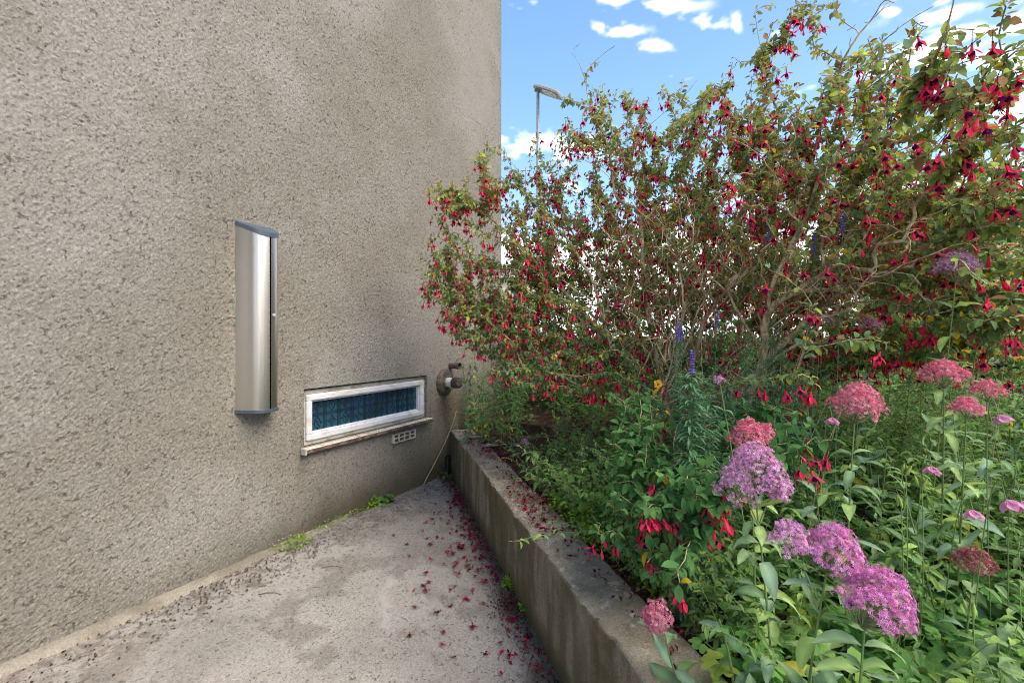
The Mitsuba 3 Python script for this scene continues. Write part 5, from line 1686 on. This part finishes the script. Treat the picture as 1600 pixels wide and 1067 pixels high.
DOT = leaf(0.8, 2, 0.2, 0.2, 'round')
pick = rng.random(240) < 0.10
carpet('weed_blossom', np.column_stack([xy, np.full(240, 0.045)])[pick], 0.008, [(0.62, 0.58, 0.68)], 'petal_matter', DOT, lift=(0, 0.02))
tag('weed_blossom', 'tiny pale blossoms on the creeping weed at the house wall', 'flowers', kind='stuff')

# dry stems
def dry_stem(pts, r_, label, color=(0.40, 0.31, 0.19), group=None):
    k = numbered('dry_stem')
    line = resample(pts, 0.03)
    v, f = tube(line, np.linspace(r_, r_ * 0.5, len(line)), 5)
    put(k, ply((v, f), 'plain_colour', smooth=True, color=np.tile(color, (len(v), 1))))
    tag(k, label, 'dry stem', group)


c0 = wall_point(wall_from(657, 758)[0], 0.03, 0.01)
c1 = np.array([-0.53, 4.0, 0.42])
dry_stem([c0, c0 * 0.5 + c1 * 0.5 + [0.01, -0.02, 0.0], c1, c1 + [0.03, 0.1, 0.12]], 0.0035, 'pale dry stem leaning from the path up to the corner', (0.42, 0.40, 0.30))
for i in range(14):
    x, y, d = rng.uniform(1270, 1580), rng.uniform(500, 640), rng.uniform(1.15, 1.9)
    a = P(x, y, d)
    b = on_bed(a + [rng.uniform(-0.25, 0.25), rng.uniform(0, 0.15), 0])
    dry_stem([b, b * 0.5 + a * 0.5 + rng.normal(0, 0.03, 3), a], rng.uniform(0.0012, 0.002), 'thin tan dry stem standing among the plants of the bed', group='thin dry stems in the bed')
for i in range(16):
    x, y, d = rng.uniform(780, 1000), rng.uniform(640, 740), rng.uniform(2.2, 3.4)
    a = on_bed(P(x, y, d), rng.uniform(0.02, 0.12))
    b = on_bed(a + [rng.uniform(-0.3, 0.3), rng.uniform(-0.2, 0.2), 0], 0.01)
    if (b[:2] - A0) @ WN < 0.05 or (b[:2] - R0) @ RN < 0.05:
        continue
    dry_stem([b, b * 0.5 + a * 0.5 + [0, 0, 0.04], a], rng.uniform(0.0015, 0.003), 'dry twig lying on the soil under the fuchsia', (0.25, 0.18, 0.11), group='dry twigs on the soil')
o = hit_path(590, 895)
for k, (x, y) in enumerate(((518, 888), (420, 930))):
    o = hit_path(x, y)
    dry_stem([o + [-0.05, 0.0, 0.005], o + [0, 0.01, 0.009], o + [0.06, 0.0, 0.005]], 0.0022, ('small dry twig on the path below the window', 'short dark twig on the path near the house wall')[k], (0.14, 0.09, 0.05))

# low timber edging under the fuchsia
e0, e1 = P(798, 650, 3.95), P(880, 640, 3.6)
e0, e1 = on_bed(e0), on_bed(e1)
v, f = rounded_box((float(np.linalg.norm(e1 - e0)), 0.035, 0.15), 0.004)
ang = math.atan2(*(e1 - e0)[[1, 0]])
v = v @ rot_z(ang).T + (e0 + e1) / 2 + [0, 0, -0.01]
put('timber_edging', ply((v, f), 'step_riser', smooth=30))
tag('timber_edging', 'short brown timber board edging the soil under the fuchsia', 'board')

# ------------------------------------------------------------------ beyond the bed
# stone steps at the right
for i, (x, y, d, w_, h_) in enumerate(((1560, 563, 2.9, 0.50, 0.05), (1585, 516, 3.25, 0.42, 0.05))):
    p = P(x, y, d)
    v, f = rounded_box((w_, 0.36, h_), 0.012)
    v = v + np.stack([meshkit.fbm(v * 8 + 3, 2, i) - 0.5] * 3, -1) * 0.01
    put(numbered('stone_steps__step'), ply((v @ rot_z(0.12).T + p + [0, 0.1, 0], f), 'rubble', smooth=30))
    v, f = rounded_box((w_ - 0.06, 0.30, p[2] - 0.72), 0.01)
    put(numbered('stone_steps__riser'), ply((v @ rot_z(0.12).T + [p[0], p[1] + 0.12, (p[2] - 0.04 + 0.68) / 2], f), 'step_riser', smooth=30))
scene['step_riser'] = diffuse(proc(lambda p, n, uv: stone(p, n, uv) * mi.Color3f(0.42, 0.36, 0.28)))
tag('stone_steps', 'grey stone garden steps half hidden behind the flowers at the right', 'steps')


def shrub(center, radius, n_, greens, label, size=0.05, lobes_=9):
    key = numbered('background_shrub')
    cs = [np.array(center) + rng.normal(0, 0.42, 3) * radius for _ in range(lobes_)]
    pts, nr = [], []
    for c in cs:
        v = unit(rng.normal(0, 1, (n_ // lobes_, 3)))
        rad = np.array(radius) * 0.62 * rng.uniform(0.7, 1.1)
        pts.append(c + v * rad * rng.random((len(v), 1)) ** 0.3)
        nr.append(v)
    pts, nr = np.vstack(pts), np.vstack(nr)
    k = pts[:, 2] > bed_height(pts[:, 0], pts[:, 1]) * 0 - 0.05
    pts, nr = pts[k], nr[k]
    m = len(pts)
    d = unit(rng.normal(0, 1, (m, 3)) + [0, 0, -0.3])
    col = np.array(greens)[rng.integers(0, len(greens), m)] * np.exp(rng.normal(0, 0.25, (m, 1)))
    a = scatter(OVAL, frame(d, nr + rng.normal(0, 0.5, (m, 3)) + [0, 0, 0.5]), pts, size * rng.uniform(0.6, 1.3, m), col)
    put(key + '__foliage', ply(a[:2], 'leaf_matter', color=a[2]))
    labels[key + '__foliage'] = {'kind': 'stuff'}
    base = np.array([center[0], center[1], -0.05])
    st = [tube(resample([base, base * 0.5 + c * 0.5 + rng.normal(0, 0.05, 3), c], 0.15), np.linspace(0.03, 0.008, len(resample([base, base * 0.5 + c * 0.5, c], 0.15))), 6, False) if False else tube([base, base * 0.45 + c * 0.55 + rng.normal(0, 0.04, 3), c], [0.03, 0.02, 0.008], 6, False) for c in cs]
    put(key + '__stems', ply(join(st), 'fuchsia_bark', smooth=True))
    tag(key, label, 'shrub')


SHADE = [(0.09, 0.17, 0.06), (0.12, 0.21, 0.07), (0.08, 0.15, 0.05)]
SUNNY = [(0.32, 0.47, 0.07), (0.25, 0.40, 0.07), (0.40, 0.52, 0.10)]
shrub((0.55, 4.9, 0.95), (0.75, 0.5, 0.95), 4600, SHADE, 'dense dark shrub behind the left part of the fuchsia')
shrub((1.7, 4.4, 1.05), (0.9, 0.5, 0.85), 5600, SHADE, 'dark green shrub behind the middle of the fuchsia')
shrub((2.7, 4.2, 1.1), (0.8, 0.5, 0.75), 5600, [(0.14, 0.25, 0.07), (0.19, 0.30, 0.07)], 'mid green shrub behind the dark low limb')
shrub((4.1, 4.2, 1.15), (0.85, 0.5, 0.7), 5600, SUNNY, 'sunny yellow green shrub behind the stone steps')
shrub((5.4, 4.6, 1.2), (0.8, 0.5, 0.9), 4200, SUNNY, 'second yellow green shrub beyond the right edge')
shrub((-0.1, 5.6, 0.6), (0.6, 0.4, 0.8), 2000, SHADE, 'shrub just past the house corner')


def far_house(key, x0, x1, depth, thick, z1, wallmat, label, windows, yaw=0.0, ridge=1.8):
    c = (x0 + x1) / 2
    w = x1 - x0

    def place(v):
        return np.asarray(v, float) @ rot_z(yaw).T + [c, depth + thick / 2, 0]
    v, f = rounded_box((w, thick, z1 + 0.5), 0.01, (0, 0, z1 / 2 - 0.25))
    put(key + '__wall', ply((place(v), f), wallmat))
    rv = np.array([[-w / 2 - .3, -thick / 2 - .3, z1 + .01], [w / 2 + .3, -thick / 2 - .3, z1 + .01], [w / 2 + .3, thick / 2 + .3, z1 + .01], [-w / 2 - .3, thick / 2 + .3, z1 + .01], [-w / 2 - .3, 0, z1 + ridge], [w / 2 + .3, 0, z1 + ridge]])
    put(key + '__roof', ply((place(rv), np.array([[0, 1, 5], [0, 5, 4], [2, 3, 4], [2, 4, 5], [0, 4, 3], [1, 2, 5], [0, 2, 1], [0, 3, 2]])), 'roof_slate'))
    for (wx, wz, ww, wh) in windows:
        wk = numbered(key + '__window')
        v, f = rounded_box((ww, 0.08, wh), 0.01, (wx, -thick / 2 - 0.01, wz))
        put(wk + '__pane', ply((place(v), f), 'window_dark'))
        fr = [rounded_box((ww + 0.16, 0.12, 0.09), 0.01, (wx, -thick / 2 - 0.02, wz + s * (wh / 2 + 0.045))) for s in (-1, 1)] + [rounded_box((0.08, 0.12, wh - 0.004), 0.01, (wx + s * (ww / 2 + 0.04), -thick / 2 - 0.02, wz)) for s in (-1, 1)] + [rounded_box((0.06, 0.11, wh - 0.006), 0.01, (wx, -thick / 2 - 0.021, wz))]
        fm = join(fr)
        put(wk + '__frame', ply((place(fm[0]), fm[1]), 'white_plastic'))
    tag(key, label, 'house')


far_house('cream_house', -6.0, 1.35, 24.0, 7.0, 4.3, 'house_cream', 'distant cream house glimpsed through the left of the fuchsia', ((-2.4, 3.5, 1.2, 1.0), (0.2, 3.5, 1.2, 1.0), (2.75, 3.6, 0.7, 0.9), (-2.4, 1.0, 1.2, 1.3), (2.0, 1.0, 1.2, 1.3)), 0.0, 1.2)
far_house('pink_house', 21.3, 32.0, 20.0, 8.0, 5.9, 'house_pink', 'distant pinkish house glimpsed behind the right end of the fuchsia', ((-3.0, 4.0, 1.2, 1.3), (0.0, 4.0, 1.2, 1.3), (-3.0, 1.3, 1.2, 1.3), (0.0, 1.3, 1.2, 1.3)), 0.0, 2.0)

# street lamps
LY = 13.0
lamp = P(840.5, 140, LY)
v, f = tube([np.array([lamp[0], lamp[1], z_]) for z_ in (-0.05, 1.2, 1.25, 4.0, lamp[2] - 0.06)], [0.075, 0.075, 0.055, 0.05, 0.045], 14)
put('street_lamp__pole', ply((v, f), 'galvanised', smooth=40))
u0, u1 = P(837, 137, LY), P(876, 149, LY - 0.35)
ax = unit(u1 - u0)
sd = unit(np.cross(ax, [0, 0, 1]))
nm_ = np.cross(sd, ax)
L_ = np.linalg.norm(u1 - u0)
top_o = [(-0.02, 0.10), (0.06, 0.22), (0.30, 0.27), (0.62, 0.28), (L_ - 0.03, 0.25), (L_, 0.20)]
outline = [(a, b) for a, b in top_o] + [(a, -b) for a, b in top_o[::-1]]
v, f = prism(outline, -0.045, 0.0)
w = u0 + v[:, :1] * ax + v[:, 1:2] * sd + v[:, 2:] * nm_
put('street_lamp__head', ply((w, f), 'galvanised', smooth=30))
v, f = prism([(a * 0.5 + 0.30, b * 0.72) for a, b in outline], -0.053, -0.0455)
scene['lamp_lens'] = glossy((0.22, 0.235, 0.26), 0.3)
put('street_lamp__lens', ply((u0 + v[:, :1] * ax + v[:, 1:2] * sd + v[:, 2:] * nm_, f), 'lamp_lens'))
v, f = prism([(a * 0.92 + 0.03, b * 0.8) for a, b in outline], 0.0, 0.05)
put('street_lamp__housing', ply((u0 + v[:, :1] * ax + v[:, 1:2] * sd + v[:, 2:] * nm_, f), 'white_plastic', smooth=30))
v, f = tube([np.array([lamp[0] - 0.10, lamp[1], lamp[2] - 0.03]), np.array([lamp[0] + 0.08, lamp[1], lamp[2] - 0.05])], [0.035, 0.05], 10)
put('street_lamp__bracket', ply((v, f), 'galvanised', smooth=40))
tag('street_lamp', 'grey street lamp with flat head rising behind the fuchsia', 'street lamp')
far = P(822, 262, 30.0)
v, f = tube([np.array([far[0], far[1], z_]) for z_ in (-0.05, 4.0, far[2])], [0.07, 0.06, 0.05], 12)
put('utility_pole', ply((v, f), 'galvanised', smooth=40))
v, f = tube([np.array([far[0] - 0.35, far[1], far[2] - 0.2]), np.array([far[0] + 0.35, far[1], far[2] - 0.2])], [0.04, 0.04], 8)
put('utility_pole__crossbar', ply((v, f), 'galvanised', smooth=40))
tag('utility_pole', 'thin far grey pole left of the street lamp', 'pole')
